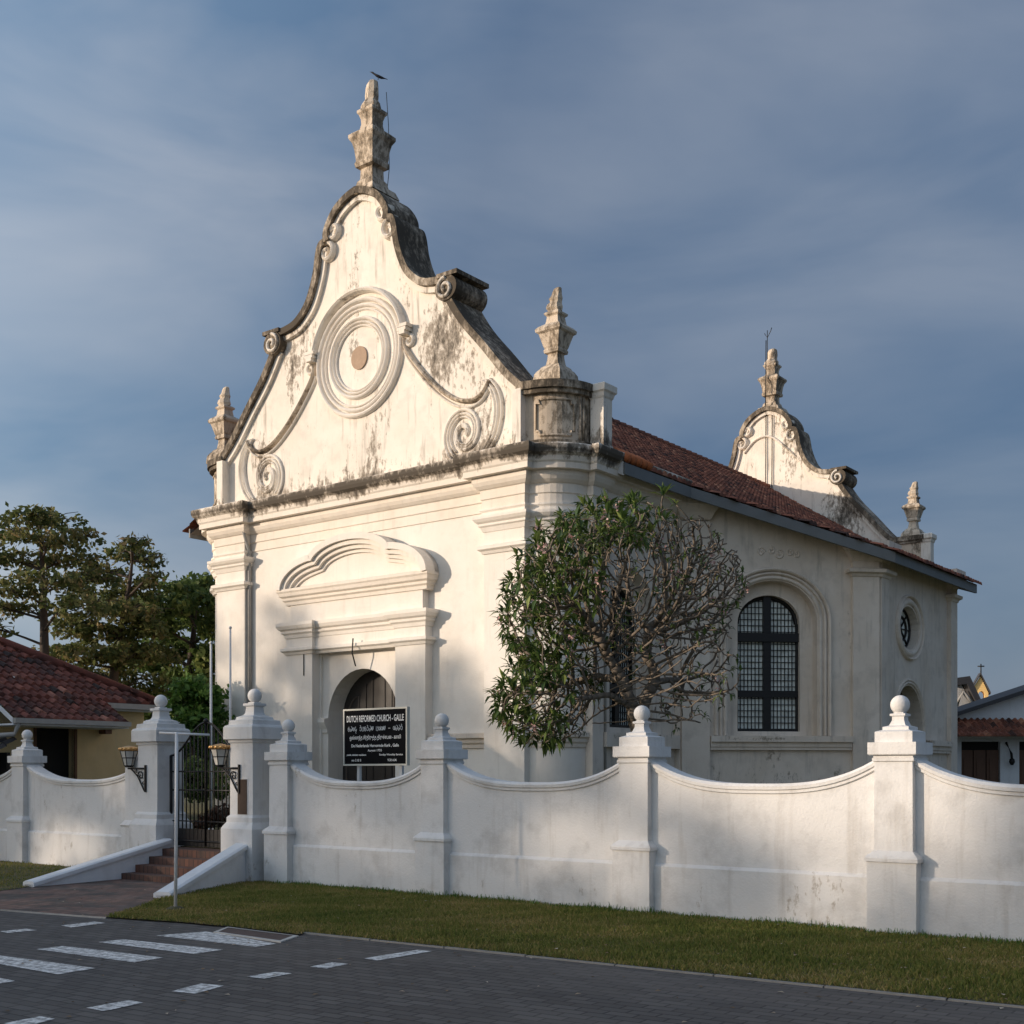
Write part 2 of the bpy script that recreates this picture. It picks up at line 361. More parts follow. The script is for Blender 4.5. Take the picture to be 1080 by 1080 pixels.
wear = ramp(N_, L_, wn, .43, .60)
c_ = mixc(N_, L_, mth(N_, L_, 'MULTIPLY', wear, .78), (.80, .79, .77), (.18, .17, .165))
c_ = mixc(N_, L_, mth(N_, L_, 'MULTIPLY', br2.outputs['Fac'], .6), c_, (.06, .055, .05))
L_.new(c_, bs.inputs['Base Color']); bs.inputs['Roughness'].default_value = .8; M['paint'] = m
def marking(name, pxs, z=.004):
    q = [rl(ground(x, y)) for x, y in pxs]
    if isinstance(name, str):
        mb = MB(); mb.add([(a, b, z) for a, b in q], [tuple(range(len(q)))]); return mb.build(name, M['paint'], road)
for q in ([(164.4, 987), (217.8, 982.8), (292, 995.6), (269.6, 999)], [(103.7, 994), (130, 991), (235.6, 1002), (204, 1006.5)],
          [(38.5, 1001.5), (66.7, 998), (172, 1010.4), (142, 1015.4)], [(-30, 1012), (0, 1008), (101, 1021.6), (61, 1028)],
          [(-90, 1024), (-60, 1020), (16, 1035), (-30, 1043)]):
    marking('zebra_bar', q)
for q in ([(181, 1046), (206, 1048.5), (236.5, 1040), (212, 1037.8)], [(260.5, 1030.5), (279, 1032.5), (308, 1027), (290, 1025.3)],
          [(91, 1063.5), (110, 1067), (151, 1058), (136, 1055.3)], [(3, 1080), (24, 1084), (58, 1075), (42, 1072.3)],
          [(327, 1020), (345, 1022), (367, 1017), (350, 1015.3)], [(383, 1011.2), (398, 1013.5), (456, 1003.5), (440, 1002.2)],
          [(0, 982.5), (8, 984.3), (39, 981.4), (28, 979.8)], [(64.5, 976.4), (75, 978.6), (111, 973.8), (100, 972.3)]):
    marking('lane_dash', q)
# kerb strip, lawn
FQ = Vector((1.54, 14.40))                                    # fence line origin: the pillar in front of the frangipani
def fp(t, o=0.): p = FQ + U * t - V * o; return p               # t to the right along the fence, o towards the street
kerb = empty('kerb', (RQ.x, RQ.y, 0), RROT); struct(kerb)
kb = MB(); kx0 = rl(ground(318, 985))[0]
for i in range(44):
    x = kx0 + i * .92
    kb.box(x, x + .905, -.01, .03, -.05, .012 + .004 * random.Random(i).random())
kb.build('kerb_stones', M['concrete'], kerb)
m, N_, L_, bs = mat('lawn_soil'); g_ = N_.new('ShaderNodeNewGeometry'); P_ = g_.outputs['Position']
c_ = mixc(N_, L_, ramp(N_, L_, noise(N_, L_, P_, 1.6, 6, .65), .38, .64), (.10, .115, .030), (.22, .165, .075))
c_ = mixc(N_, L_, ramp(N_, L_, noise(N_, L_, P_, 45, 3, .7), .3, .75), c_, (.032, .038, .012))
L_.new(c_, bs.inputs['Base Color']); bs.inputs['Roughness'].default_value = .95
bump(N_, L_, bs, noise(N_, L_, P_, 70, 3, .7), .8, .03); M['lawn'] = m
w2 = lambda p: Vector((p[0], p[1]))
kp = lambda t, n=.085: RQ + RD * t + RN * n
p_foot_r = ground(163, 951.5); p_gate_r = fp(-6.75, .35); p_foot_l = ground(26, 937); p_gate_l = fp(-9.05, .35)
lawn_r = [kp(kx0, .03), kp(14, .03), fp(12, .1), fp(-6.2, .1), fp(-6.7, .3), p_foot_r, ground(152, 957), ground(112, 968.5), ground(200, 974.5), ground(224, 977), ground(240, 978), ground(316, 987)]
lawn = sheet('lawn', [tuple(p) for p in lawn_r], .016, M['lawn']); struct(lawn)
lawn_l = [fp(-9.3, .3), fp(-34, .1), fp(-34, 3.0), ground(-60, 947), ground(0, 940.5), p_foot_l]
lawnl = sheet('lawn', [tuple(p) for p in lawn_l], .016, M['lawn']); struct(lawnl)
def in_poly(x, y, poly):
    ins = np.zeros(x.shape, bool); n = len(poly)
    for i in range(n):
        x0, y0 = poly[i]; x1, y1 = poly[(i + 1) % n]
        c = ((y0 > y) != (y1 > y)) & (x < (x1 - x0) * (y - y0) / (y1 - y0 + 1e-12) + x0); ins ^= c
    return ins
def grass(name, poly, n, seed, h=(.02, .05), leaf='grass'):
    rg = np.random.default_rng(seed); P = np.array([tuple(p) for p in poly]); lo = P.min(0); hi = P.max(0)
    x = rg.uniform(lo[0], hi[0], n * 6); y = rg.uniform(max(lo[1], 7.5), hi[1], n * 6)
    k = in_poly(x, y, [tuple(p) for p in poly]) & (x / y > -.46) & (x / y < .80); x = x[k][:n]; y = y[k][:n]; n = len(x)
    hh = rg.uniform(h[0], h[1], n); a = rg.uniform(0, 6.28, n); wd = rg.uniform(.004, .009, n)
    d = np.stack([np.cos(a), np.sin(a)], 1); le = rg.uniform(-.03, .03, (n, 2))
    b0 = np.stack([x - d[:, 0] * wd, y - d[:, 1] * wd, np.full(n, .012)], 1); b1 = np.stack([x + d[:, 0] * wd, y + d[:, 1] * wd, np.full(n, .012)], 1)
    f = .5 + .5 * np.sin(x * 3.7 + 2.1 * np.sin(y * 2.9 + .7)) * np.cos(y * 4.3 - x * 1.7); hh = hh * (1.15 - .55 * f)
    t1 = np.stack([x + le[:, 0] + d[:, 0] * .002, y + le[:, 1] + d[:, 1] * .002, .016 + hh], 1); t0 = np.stack([x + le[:, 0] - d[:, 0] * .002, y + le[:, 1] - d[:, 1] * .002, .016 + hh], 1)
    f = .5 + .5 * np.sin(x * 1.3 + 1.7 * np.sin(y * 1.1)) * np.cos(y * 1.9 + x * .6)
    f2 = .5 + .5 * np.sin(x * 3.7 + 2.1 * np.sin(y * 2.9 + .7)) * np.cos(y * 4.3 - x * 1.7)
    t = np.clip(rg.normal(.26, .17, n) + .28 * f + .22 * f2, 0, 1)
    return struct(quads(name, np.stack([b0, b1, t1, t0], 1), t, LEAF[leaf]), 'stuff')
grass('grass', lawn_r, 160000, 1)
grass('grass', lawn_l, 22000, 2)
edge = [fp(-6.1, .42), fp(6, .42), fp(6, .24), fp(-6.1, .24)]
grass('grass', edge, 9000, 3, (.04, .10), 'bright')
rg0 = np.random.default_rng(77); n0 = 420; X0 = rg0.uniform(-7, 6, n0); Y0 = rg0.uniform(7.8, 17, n0); k0 = (X0 / Y0 > -.43) & (X0 / Y0 < .43) & (((Vector((0, 0)).x + X0 - FQ.x) * V.x + (Y0 - FQ.y) * V.y) < -.25)
X0, Y0 = X0[k0], Y0[k0]; n0 = len(X0); a0 = rg0.uniform(0, 6.28, n0); s0_ = rg0.uniform(.012, .035, n0); z0_ = .03 + 0 * X0
onroad = np.array([(Vector((x, y)) - RQ).dot(RN) < 0 for x, y in zip(X0, Y0)]); z0_ = np.where(onroad, .008, .045)
c0_, q0_ = np.cos(a0), np.sin(a0)
quads('fallen_leaves', np.stack([np.stack([X0 + c0_ * s0_, Y0 + q0_ * s0_, z0_], 1), np.stack([X0 - q0_ * s0_ * .5, Y0 + c0_ * s0_ * .5, z0_ + .006], 1), np.stack([X0 - c0_ * s0_, Y0 - q0_ * s0_, z0_], 1), np.stack([X0 + q0_ * s0_ * .5, Y0 - c0_ * s0_ * .5, z0_ + .004], 1)], 1),
      rg0.uniform(0, 1, n0), tinted('dry_fallen_leaf', ((0, (.10, .06, .03)), (.6, (.28, .18, .09)), (1, (.55, .48, .38))), .8))['kind'] = 'stuff'
# brick apron between the road and the gate steps
m, N_, L_, bs = mat('red_brick_paving'); tc_ = N_.new('ShaderNodeTexCoord')
rotm = N_.new('ShaderNodeMapping'); rotm.inputs['Rotation'].default_value = (0, 0, -ROT); L_.new(tc_.outputs['Object'], rotm.inputs['Vector'])
br = N_.new('ShaderNodeTexBrick'); br.inputs['Scale'].default_value = 1.0; br.inputs['Brick Width'].default_value = .23; br.inputs['Row Height'].default_value = .115; br.inputs['Mortar Size'].default_value = .01
br.inputs['Color1'].default_value = (.165, .085, .062, 1); br.inputs['Color2'].default_value = (.215, .125, .095, 1); br.inputs['Mortar'].default_value = (.055, .045, .04, 1)
L_.new(rotm.outputs[0], br.inputs['Vector'])
c_ = mixc(N_, L_, mth(N_, L_, 'MULTIPLY', ramp(N_, L_, noise(N_, L_, tc_.outputs['Object'], 1.3, 5, .65), .45, .57), .85), br.outputs['Color'], (.045, .040, .036))
c_ = mixc(N_, L_, mth(N_, L_, 'MULTIPLY', ramp(N_, L_, noise(N_, L_, tc_.outputs['Object'], 3.1, 4, .6), .5, .7), .35), c_, (.22, .19, .165))
L_.new(c_, bs.inputs['Base Color']); bs.inputs['Roughness'].default_value = .85; bump(N_, L_, bs, br.outputs['Fac'], -.4, .01); M['apron'] = m
apron = sheet('path', [tuple(p) for p in (ground(-60, 956), ground(0, 960.5), ground(92, 967.5), ground(112, 968.2), ground(152, 957), p_foot_r, p_gate_r, p_gate_l, p_foot_l, ground(0, 940.5), ground(-60, 947))], .010, M['apron']); struct(apron)
kb2 = MB(); q0 = [ground(-60, 955.8), ground(0, 960.3), ground(60, 965), ground(112, 968.8)]
for i in range(3):
    a, b = q0[i], q0[i + 1]; kb2.tube([(a.x, a.y, -.005), (b.x, b.y, -.005)], .022, 4, False)
kb2.build('kerb_stones', M['concrete'], None); o = SC.objects['kerb_stones.001'] if 'kerb_stones.001' in SC.objects else None
if o: o.name = 'path_kerb'; struct(o)
# raised churchyard behind the fence
YZ = .45
yard = MB(); yp = [fp(-45, -.12), fp(45, -.12), fp(45, -70), fp(-45, -70)]
yard.slab([tuple(p) for p in yp], -.05, YZ); struct(yard.build('churchyard_ground', M['lawn']))
# drain cover let into the lawn edge
dp = [rl(ground(x, y)) for x, y in ((225, 984), (240, 978.5), (315, 988), (296, 994.5))]
dc = empty('drain_cover', (RQ.x, RQ.y, 0), RROT); tag(dc, 'dark rectangular drain cover in a pale concrete rim at the lawn edge', 'drain cover')
cx_ = sum(p[0] for p in dp) / 4; cy_ = sum(p[1] for p in dp) / 4
mb = MB(); mb.add([(p[0], p[1], .012) for p in dp] + [(cx_ + (p[0] - cx_) * .90, cy_ + (p[1] - cy_) * .80, .014) for p in dp] + [(p[0], p[1], -.02) for p in dp],
                  [(0, 1, 5, 4), (1, 2, 6, 5), (2, 3, 7, 6), (3, 0, 4, 7), (0, 1, 9, 8), (1, 2, 10, 9), (2, 3, 11, 10), (3, 0, 8, 11)]); mb.build('concrete_rim', plain('whitened_concrete', (.52, .50, .46), .8), dc)
mb = MB(); mb.add([(cx_ + (p[0] - cx_) * .91, cy_ + (p[1] - cy_) * .82, .011) for p in dp], [(0, 1, 2, 3)]); mb.build('cover_plate', plain('rusty_cover', (.09, .06, .05), .8, var=.4), dc)

# ------------------------------------------------------------------ boundary wall, pillars, gate
def pillar_parts(root, x, h=.19, zs=1., big=False, base=True):
    k = zs
    mb = MB()
    if not big:
        mb.sq(x, 0, [(.255, -.05), (.255, .74), (.275, .745), (.275, .78), (.262, .80), (.20, .855), (.197, 1.76), (.215, 1.77), (.215, 1.80), (.205, 1.805), (.205, 1.83)])
        mb.build('pillar', M['fence'], root)
        p = [o for o in SC.objects if o.parent == root and o.name.startswith('pillar')][-1]
        cp = MB(); cp.sq(x, 0, [(.24, 1.83), (.25, 1.84), (.25, 1.96), (.195, 1.962), (.195, 2.07), (.135, 2.09), (.135, 2.12), (.085, 2.135), (.062, 2.19), (.062, 2.225), (.080, 2.235), (.080, 2.255), (.05, 2.262), (.05, 2.27)])
        c = cp.build('pillar_cap', M['fence'], p)
        MB().ball((x, 0, 2.35), .098).build('ball_finial', M['fence'], p)
    return p
def dip_wall(root, x0, x1, ztop0=1.80, ztop1=1.80, zdip=1.50):
    n = 28; xs = [x0 + (x1 - x0) * i / n for i in range(n + 1)]
    def zt(x):
        k = abs(2 * (x - x0) / (x1 - x0) - 1); zt0 = ztop0 if x < (x0 + x1) / 2 else ztop1
        return zdip + (zt0 - zdip) * (k ** 3.0)
    top = [(x, zt(x)) for x in xs]
    mb = MB(); mb.prism([(x0, -.05), (x1, -.05)] + top[::-1], -.10, .10)
    wl = mb.build('wall_panel', M['fence'], root)
    mb = MB(); mb.box(x0, x1, -.145, .145, -.05, .565); mb.add([(x0, -.145, .565), (x1, -.145, .565), (x1, -.10, .60), (x0, -.10, .60)], [(0, 1, 2, 3)])
    mb.build('wall_plinth', M['fence'], root)
    mb = MB(); rg = []
    for i, (x, z) in enumerate(top):
        rg.append([(x, o, z + d) for o, d in ((-.10, -.085), (-.125, -.075), (-.125, -.045), (-.145, -.035), (-.15, .0), (-.12, .03), (.12, .03), (.15, .0), (.145, -.085))])
    mb.loft(rg); mb.build('coping', M['fence'], root)
T4, T3, T2, T1 = 3.10, 0., -3.137, -6.17
wall_r = empty('boundary_wall', (*FQ, 0), ROT)
tag(wall_r, 'long white boundary wall right of the gate with scalloped coping and four ball topped pillars', 'wall')
for t in (T4, T3, T2, T1): pillar_parts(wall_r, t)
for a, b in ((T4 + 3.1, T4 + 6.2), (T4, T4 + 3.1), (T3, T4), (T2, T3), (T1, T2)): dip_wall(wall_r, a + .15, b - .15)
pillar_parts(wall_r, T4 + 3.1); pillar_parts(wall_r, T4 + 6.2)
TL = -13.3
wall_l = empty('boundary_wall', (*FQ, 0), ROT)
tag(wall_l, 'white boundary wall left of the gate in front of the yellow house, with one ball topped pillar', 'wall')
pillar_parts(wall_l, TL); pillar_parts(wall_l, TL - 3.3)
dip_wall(wall_l, TL + .15, -9.62); dip_wall(wall_l, TL - 3.15, TL - .15)
mb = MB(); mb.sq(-9.78, 0, [(.24, -.05), (.24, .74), (.26, .78), (.20, .86), (.195, 1.82), (.10, 1.95)]); mb.build('end_pier', M['fence'], wall_l)
def gate_pillar(t, label):
    p = fp(t); r = empty('gate_pillar', (p.x, p.y, 0), ROT); tag(r, label, 'pillar')
    mb = MB(); mb.sq(0, 0, [(.36, -.05), (.36, .80), (.34, .84), (.30, .90), (.30, .97), (.262, 1.01), (.258, 2.10), (.28, 2.11), (.28, 2.15)]); mb.build('shaft', M['fence'], r)
    mb = MB(); mb.sq(0, 0, [(.30, 2.15), (.335, 2.16), (.335, 2.34), (.315, 2.37), (.28, 2.38), (.27, 2.45), (.205, 2.46), (.195, 2.50), (.12, 2.53), (.10, 2.57), (.092, 2.66), (.125, 2.675), (.125, 2.71), (.07, 2.715), (.07, 2.73)])
    cp = mb.build('pillar_cap', M['fence'], r); MB().ball((0, 0, 2.83), .108).build('ball_finial', M['fence'], cp)
    return r
TGR, TGL = -6.93, -9.27
gpr = gate_pillar(TGR, 'tall white gate pillar right of the black gate with a bronze plaque on it')
gpl = gate_pillar(TGL, 'tall white gate pillar left of the black gate, without a plaque')
mb = MB(); mb.box(-.07, .14, -.275, -.24, 1.02, 1.55); mb.build('plaque', M['plaque'], gpr)
mb = MB(); mb.box(-.085, .155, -.268, -.24, 1.005, 1.565); mb.build('plaque_rim', M['fence'], gpr)
def wall_lamp(t, label):
    p = fp(t, .262); r = empty('wall_lamp', (p.x, p.y, 1.72), ROT); tag(r, label, 'lamp', 'lanterns on the gate pillars'); r.scale = (.92, .92, .92)
    b = MB(); b.box(-.05, -.02, -.035, .0, -.42, .06); P = lambda x, o, z: (x - .03, -.02 - o, z)
    # bracket reaching out from the pillar to the left
    X = lambda u: -.04 - u
    b.tube([(X(0), -.02, .0), (X(.50), -.02, .0)], .018, 6)
    b.tube([(X(.02), -.02, -.40), (X(.10), -.02, -.30), (X(.22), -.02, -.14), (X(.36), -.02, -.04), (X(.44), -.02, .0)], .014, 6)
    sp = [(X(.13 + (.09 - .012 * i * .5) * math.cos(i * .6)), -.02, -.13 + (.09 - .012 * i * .5) * math.sin(i * .6)) for i in range(14)]
    b.tube(sp, .012, 5)
    sp = [(X(.28 + (.05 - .004 * i) * math.cos(i * .7 + 1)), -.02, -.055 + (.05 - .004 * i) * math.sin(i * .7 + 1)) for i in range(10)]
    b.tube(sp, .010, 5)
    sp = [(X(.05 + (.045 - .004 * i) * math.cos(i * .7 + 2)), -.02, -.25 + (.045 - .004 * i) * math.sin(i * .7 + 2)) for i in range(10)]
    b.tube(sp, .010, 5)
    b.build('bracket', M['iron'], r)
    c = (X(.48), -.02, 0); ln = MB(); n = 6
    ln.lathe((c[0], c[1], .02), [(.06, 0), (.075, .02), (.075, .03)], n, False)
    lant = ln.build('lantern_base', M['iron'], r)
    g = MB(); g.lathe((c[0], c[1], .05), [(.078, 0), (.15, .27)], n, False); g.build('lantern_pane', M['lampglass'], r)
    fr = MB()
    for j in range(n):
        a = 2 * math.pi * j / n
        fr.tube([(c[0] + .080 * math.cos(a), c[1] + .080 * math.sin(a), .05), (c[0] + .154 * math.cos(a), c[1] + .154 * math.sin(a), .32)], .008, 4, False)
    for z, q in ((.05, .08), (.19, .118), (.32, .154)):
        fr.tube([(c[0] + q * math.cos(2 * math.pi * j / n), c[1] + q * math.sin(2 * math.pi * j / n), z) for j in range(n + 1)], .008, 4, False)
    fr.build('lantern_frame', M['iron'], r)
    cp = MB(); cp.lathe((c[0], c[1], .32), [(.165, 0), (.16, .03), (.12, .065), (.07, .08), (.03, .09)], 12)
    for j in range(12):
        a = 2 * math.pi * j / 12; cp.ball((c[0] + .155 * math.cos(a), c[1] + .155 * math.sin(a), .35), .032, 8)
    cp.build('lantern_crown', M['brass'], r)
    return r
wall_lamp(TGR, 'brass crowned lantern on scrolled iron bracket beside the bronze plaque')
wall_lamp(TGL, 'brass crowned lantern on scrolled iron bracket in front of the yellow house')
# gate
gp = fp((TGR + TGL) / 2); gate = empty('gate', (gp.x, gp.y, YZ), ROT); tag(gate, 'black wrought iron double gate with arched top between the white gate pillars', 'gate')
GH = (TGR - TGL) / 2 - .27
def gtop(x): return 1.48 + .26 * (1 + math.cos(math.pi * min(1, abs(x) / GH)))
for sgn in (-1, 1):
    lf = MB(); n = 9
    for i in range(n + 1):
        x = sgn * GH * i / n; lf.tube([(x, 0, .02), (x, 0, gtop(x))], .026 if i in (0, n) else .011, 6)
    for z, rr in ((.10, .02), (.42, .012), (.92, .014), (1.22, .014)): lf.tube([(0, 0, z), (sgn * GH, 0, z)], rr, 6)
    lf.tube([(sgn * GH * i / 12, 0, gtop(GH * i / 12)) for i in range(13)], .018, 6)
    lf.box(min(0, sgn * GH), max(0, sgn * GH), -.008, .008, .02, .30)
    o = lf.build('gate_leaf', M['iron'], gate)
mb = MB(); mb.ball((0, 0, 2.02), .045, 12); mb.build('gate_finial', M['iron'], gate)
# steps and ramp walls
st = empty('brick_steps', (gp.x, gp.y, 0), ROT); tag(st, 'flight of four red brick steps leading up to the iron gate', 'steps')
m, N_, L_, bs = mat('worn_step_brick'); tc_ = N_.new('ShaderNodeTexCoord'); br = N_.new('ShaderNodeTexBrick'); br.inputs['Scale'].default_value = 1
br.inputs['Brick Width'].default_value = .11; br.inputs['Row Height'].default_value = .5; br.inputs['Mortar Size'].default_value = .008
br.inputs['Color1'].default_value = (.155, .070, .048, 1); br.inputs['Color2'].default_value = (.10, .052, .040, 1); br.inputs['Mortar'].default_value = (.03, .026, .022, 1); L_.new(tc_.outputs['Object'], br.inputs['Vector'])
L_.new(mixc(N_, L_, mth(N_, L_, 'MULTIPLY', ramp(N_, L_, noise(N_, L_, tc_.outputs['Object'], 5, 5), .45, .65), .6), br.outputs['Color'], (.05, .042, .036)), bs.inputs['Base Color']); bs.inputs['Roughness'].default_value = .9
bump(N_, L_, bs, br.outputs['Fac'], -.5, .01); M['stepbrick'] = m
for i in range(4):
    mb = MB(); mb.box(-.76 - .09 * i, 1.02 - .03 * i, -.10 - .27 * (i + 1) + .012, .30, -.05, YZ - .1125 * (i + 1) + .10); mb.build('step', M['stepbrick'], st)
def ramp_wall(p0, p1, label, flare=0):
    a = Vector((*p0, 0)); b = Vector((*p1, 0)); d = (b - a).normalized(); nrm = Vector((-d.y, d.x, 0)); rg = []
    r = empty('ramp_wall', a); tag(r, label, 'wall')
    mb = MB(); cp = MB(); rc = []
    for k in np.linspace(0, 1, 10):
        p = (b - a) * k; h = .045 + .50 * k ** 1.0; wd = .09
        rg.append([p + nrm * q * wd + Vector((0, 0, z)) for q, z in ((-1, -.05), (1, -.05), (1, h), (-1, h))])
        rc.append([p + nrm * q * (wd + .035) + Vector((0, 0, h + z)) for q, z in ((-1, -.03), (1, -.03), (1, .025), (.7, .045), (-.7, .045), (-1, .025))])
    mb.loft(rg).build('wall_body', M['ramp'], r); cp.loft(rc).build('ramp_coping', M['ramp'], r)
ramp_wall(ground(171, 948), fp(TGR + .12, .36), 'low white ramp wall sloping down to the lawn on the right of the steps')
ramp_wall(ground(30, 936), fp(TGL + .42, .20), 'low white ramp wall sloping down past the left lawn beside the brick path')
# poles
pp = ground(185, 961); P1 = (pp.x, pp.y); Zp = pp.y
mp_ = empty('metal_pole', (pp.x, pp.y, 0)); tag(mp_, 'thin white metal pole standing in the lawn in front of the gate', 'pole')
ht = CH + (HOR - 772) / F_PX * Zp
MB().tube([(0, 0, -.05), (.01, 0, ht * .55), (.015, 0, ht)], .021, 8).build('pole', M['white_metal'], mp_)
MB().tube([((168 - 185) / F_PX * Zp, 0, ht - .01), ((221 - 185) / F_PX * Zp, 0, ht - .035)], .014, 8).build('crossbar', M['white_metal'], mp_)
mb = MB(); mb.lathe((0, 0, 0), [(.16, -.01), (.12, .03), (.05, .06)], 10); mb.build('soil_mound', M['soil'], mp_)
def flagpole(px, ytop, Z, label):
    q = at(px, HOR, Z); r = empty('flagpole', (q.x, q.y, YZ)); tag(r, label, 'flagpole')
    h = at(px, ytop, Z).z - YZ; MB().tube([(0, 0, 0), (0, 0, h)], [.035, .022], 8).build('pole', M['white_metal'], r)
    MB().lathe((0, 0, 0), [(.09, 0), (.09, .05), (.05, .08)], 10).build('pole_base', M['white_metal'], r)
    MB().ball((0, 0, h), .035, 8).build('pole_cap', M['white_metal'], r)
flagpole(222.5, 678, 24.5, 'thin white flagpole behind the iron gate, left of the church')
flagpole(243, 662, 27.5, 'thin pole standing against the left end of the church front')

# ------------------------------------------------------------------ church
O2 = PR - U * WF
church = empty('church', (O2.x, O2.y, 0), ROT)
tag(church, 'large cream white colonial church with scrolled gable, urns and red tiled roof', 'church')
FRONT = lambda x, o, z: (x, -o, z)                       # frame of the front: o is outwards
W = WF; RC = 1.09; XN = W + 1.0; DG = 3.65; XT = W + RC + DG
def mir(p): return (W - p[0], p[1])
# front wall with the door arch
mb = MB()
mb.wall([(.9, .2), (W - .9, .2), (W - .9, 8.9), (.9, 8.9)], [[(CX - 1.40, .3), (CX + 1.40, .3), (CX + 1.40, 4.70), (CX - 1.40, 4.70)]], FRONT, -.2, .2)
mb.build('front_wall', M['church'], church)
# corner pilasters
for sx in (0, 1):
    f = (lambda x: x) if sx else (lambda x: W - x)
    mb = MB(); a, b = sorted((f(9.46), f(W))); mb.box(a, b, 0., .3, .2, 8.6); mb.build('pilaster', M['church'], church)
    # rounded corner
    mb = MB(); rg = []
    pts = [(W - .08, RC - .9)] + [(W + .9 * math.cos(R(q)), RC + .9 * math.sin(R(q))) for q in range(-90, 1, 6)] + [(W + .9, 1.2)]
    rg = [[(f(x), y, z) for x, y in pts] for z in (.2, 8.6)]
    mb.loft(rg, caps=False, closed=False, smooth=True); mb.build('rounded_corner', M['church'], church)
    mb = MB(); a, b = sorted((f(W + .8), f(W + RC))); mb.box(a, b, RC, 1.52, .2, 8.6); mb.build('pilaster', M['side'], church)
RA = .93
PATH_R = [(CX, .2), (9.46, .2), (9.46, 0.), (W, 0.)] + [(W, RC - RA)] + [(W + RA * math.sin(R(q)), RC - RA * math.cos(R(q))) for q in range(8, 90, 8)] + [(W + RA, RC), (W + RC, RC), (W + RC, 1.52), (XN, 1.52), (XN, 4.9)]
PATH = [mir(p) for p in PATH_R[::-1]][:-1] + PATH_R
ENT = [(-.05, 7.62), (.03, 7.62), (.03, 7.84), (.06, 7.86), (.06, 8.06), (.10, 8.08), (.16, 8.14), (.20, 8.22), (.20, 8.33), (.34, 8.335), (.34, 8.46), (.37, 8.50), (.39, 8.60), (.47, 8.66), (.50, 8.74), (.50, 8.83), (.47, 8.86), (-.05, 8.90)]
MB().sweep(PATH, ENT).build('entablature', M['cornice'], church)
CAPS = [[(-.02, 6.62), (.03, 6.62), (.06, 6.68), (.12, 6.72), (.12, 6.79), (.05, 6.82), (-.02, 6.83)],
        [(-.02, 7.10), (.02, 7.12), (.06, 7.22), (.10, 7.25), (.10, 7.30), (.15, 7.34), (.19, 7.40), (.19, 7.46), (.04, 7.47), (.04, 7.56), (.08, 7.60), (.08, 7.64), (-.02, 7.64)]]
capp = [(9.46, .22), (9.46, 0.), (W, 0.)] + PATH_R[4:-1]
for sx in (0, 1):
    pth = capp if sx else [mir(p) for p in capp[::-1]]
    mb = MB()
    for pr in CAPS: mb.sweep(pth, pr)
    mb.build('pilaster_capital', M['church'], church)
# string course of the front
LED = [(-.02, 2.22), (.05, 2.22), (.06, 2.30), (.11, 2.34), (.11, 2.42), (.19, 2.45), (.19, 2.55), (-.02, 2.58)]
for a, b in ((CX + 2.42, 9.46), (W - 9.46, CX - 2.42)):
    MB().sweep([(a, .2), (b, .2)], LED).build('string_course', M['side'], church)
MB().sweep([(W + .02, RC - .9)] + [(W + .9 * math.sin(R(q)), RC - .9 * math.cos(R(q))) for q in range(4, 90, 8)] + [(W + .9, RC)], [(d * .6, z) for d, z in LED]).build('string_course', M['side'], church)
# portal
po = MB()
po.wall([(CX - 1.45, .2), (CX + 1.45, .2), (CX + 1.45, 4.75), (CX - 1.45, 4.75)], [arch_loop(CX, 1.22, .3, 3.03, 1.23)], FRONT, -.28, .75)
for s_ in (-1, 1):
    a, b = sorted((CX + s_ * 1.45, CX + s_ * 2.42)); po.box(a, b, -.06, .30, .2, 5.5)
po.box(CX - 1.45, CX + 1.45, .05, .30, 4.72, 6.05); po.box(CX - 2.3, CX + 2.3, -.02, .25, 5.5, 6.05)
po.build('portal', M['church'], church)
pp_ = [(CX - 2.42, .2), (CX - 2.42, -.06), (CX - 1.45, -.06), (CX - 1.45, .06), (CX + 1.45, .06), (CX + 1.45, -.06), (CX + 2.42, -.06), (CX + 2.42, .2)]
mb = MB(); mb.sweep(pp_, [(-.02, 4.70), (.03, 4.70), (.06, 4.76), (.12, 4.80), (.12, 4.87), (-.02, 4.90)])
mb.sweep(pp_, [(-.02, 5.10), (.03, 5.14), (.05, 5.22), (.10, 5.26), (.10, 5.32), (.16, 5.36), (.20, 5.44), (.20, 5.52), (-.02, 5.56)])
mb.build('portal_moulding', M['church'], church)
for s_ in (-1, 1):
    mb = MB(); a, b = sorted((CX + s_ * 1.20, CX + s_ * 1.62)); mb.sweep([(a, .28), (b, .28)], [(-.02, 2.66), (.05, 2.68), (.06, 2.76), (.12, 2.86), (.16, 2.94), (.16, 3.04), (-.02, 3.06)])
    mb.build('door_impost', M['church'], church)
# pediment over the portal
HW = 2.62
ped_out = arc(CX + 1.18, 6.40, 1.44, .80, 0, 82, 10) + arc(CX, 6.98, 1.46, .60, 17, 163, 18) + arc(CX - 1.18, 6.40, 1.44, .80, 98, 180, 10)
mb = MB(); mb.prism([(CX - HW, 6.38), (CX + HW, 6.38)] + ped_out, .05, .25); 
ped = mb.build('pediment', M['church'], church)
def pedband(off0, off1, o0, o1):
    pts = [Vector(p) for p in ped_out]; cc = Vector((CX, 6.2)); b = MB(); rg = []
    for i, p in enumerate(pts):
        d = (pts[min(i + 1, len(pts) - 1)] - pts[max(i - 1, 0)]).normalized(); nn = Vector((-d.y, d.x))
        rg.append([FRONT(p.x + nn.x * q, o, p.y + nn.y * q) for q, o in ((off0, o0), (off0, o1), (off1, o1), (off1, o0))])
    return b.loft(rg)
for i, (a, b, o1) in enumerate(((0, .16, .27), (.161, .27, .19), (.271, .37, .10), (.371, .46, .01))):
    pedband(a, b, -.2, o1).build('pediment_moulding', M['church'], ped)
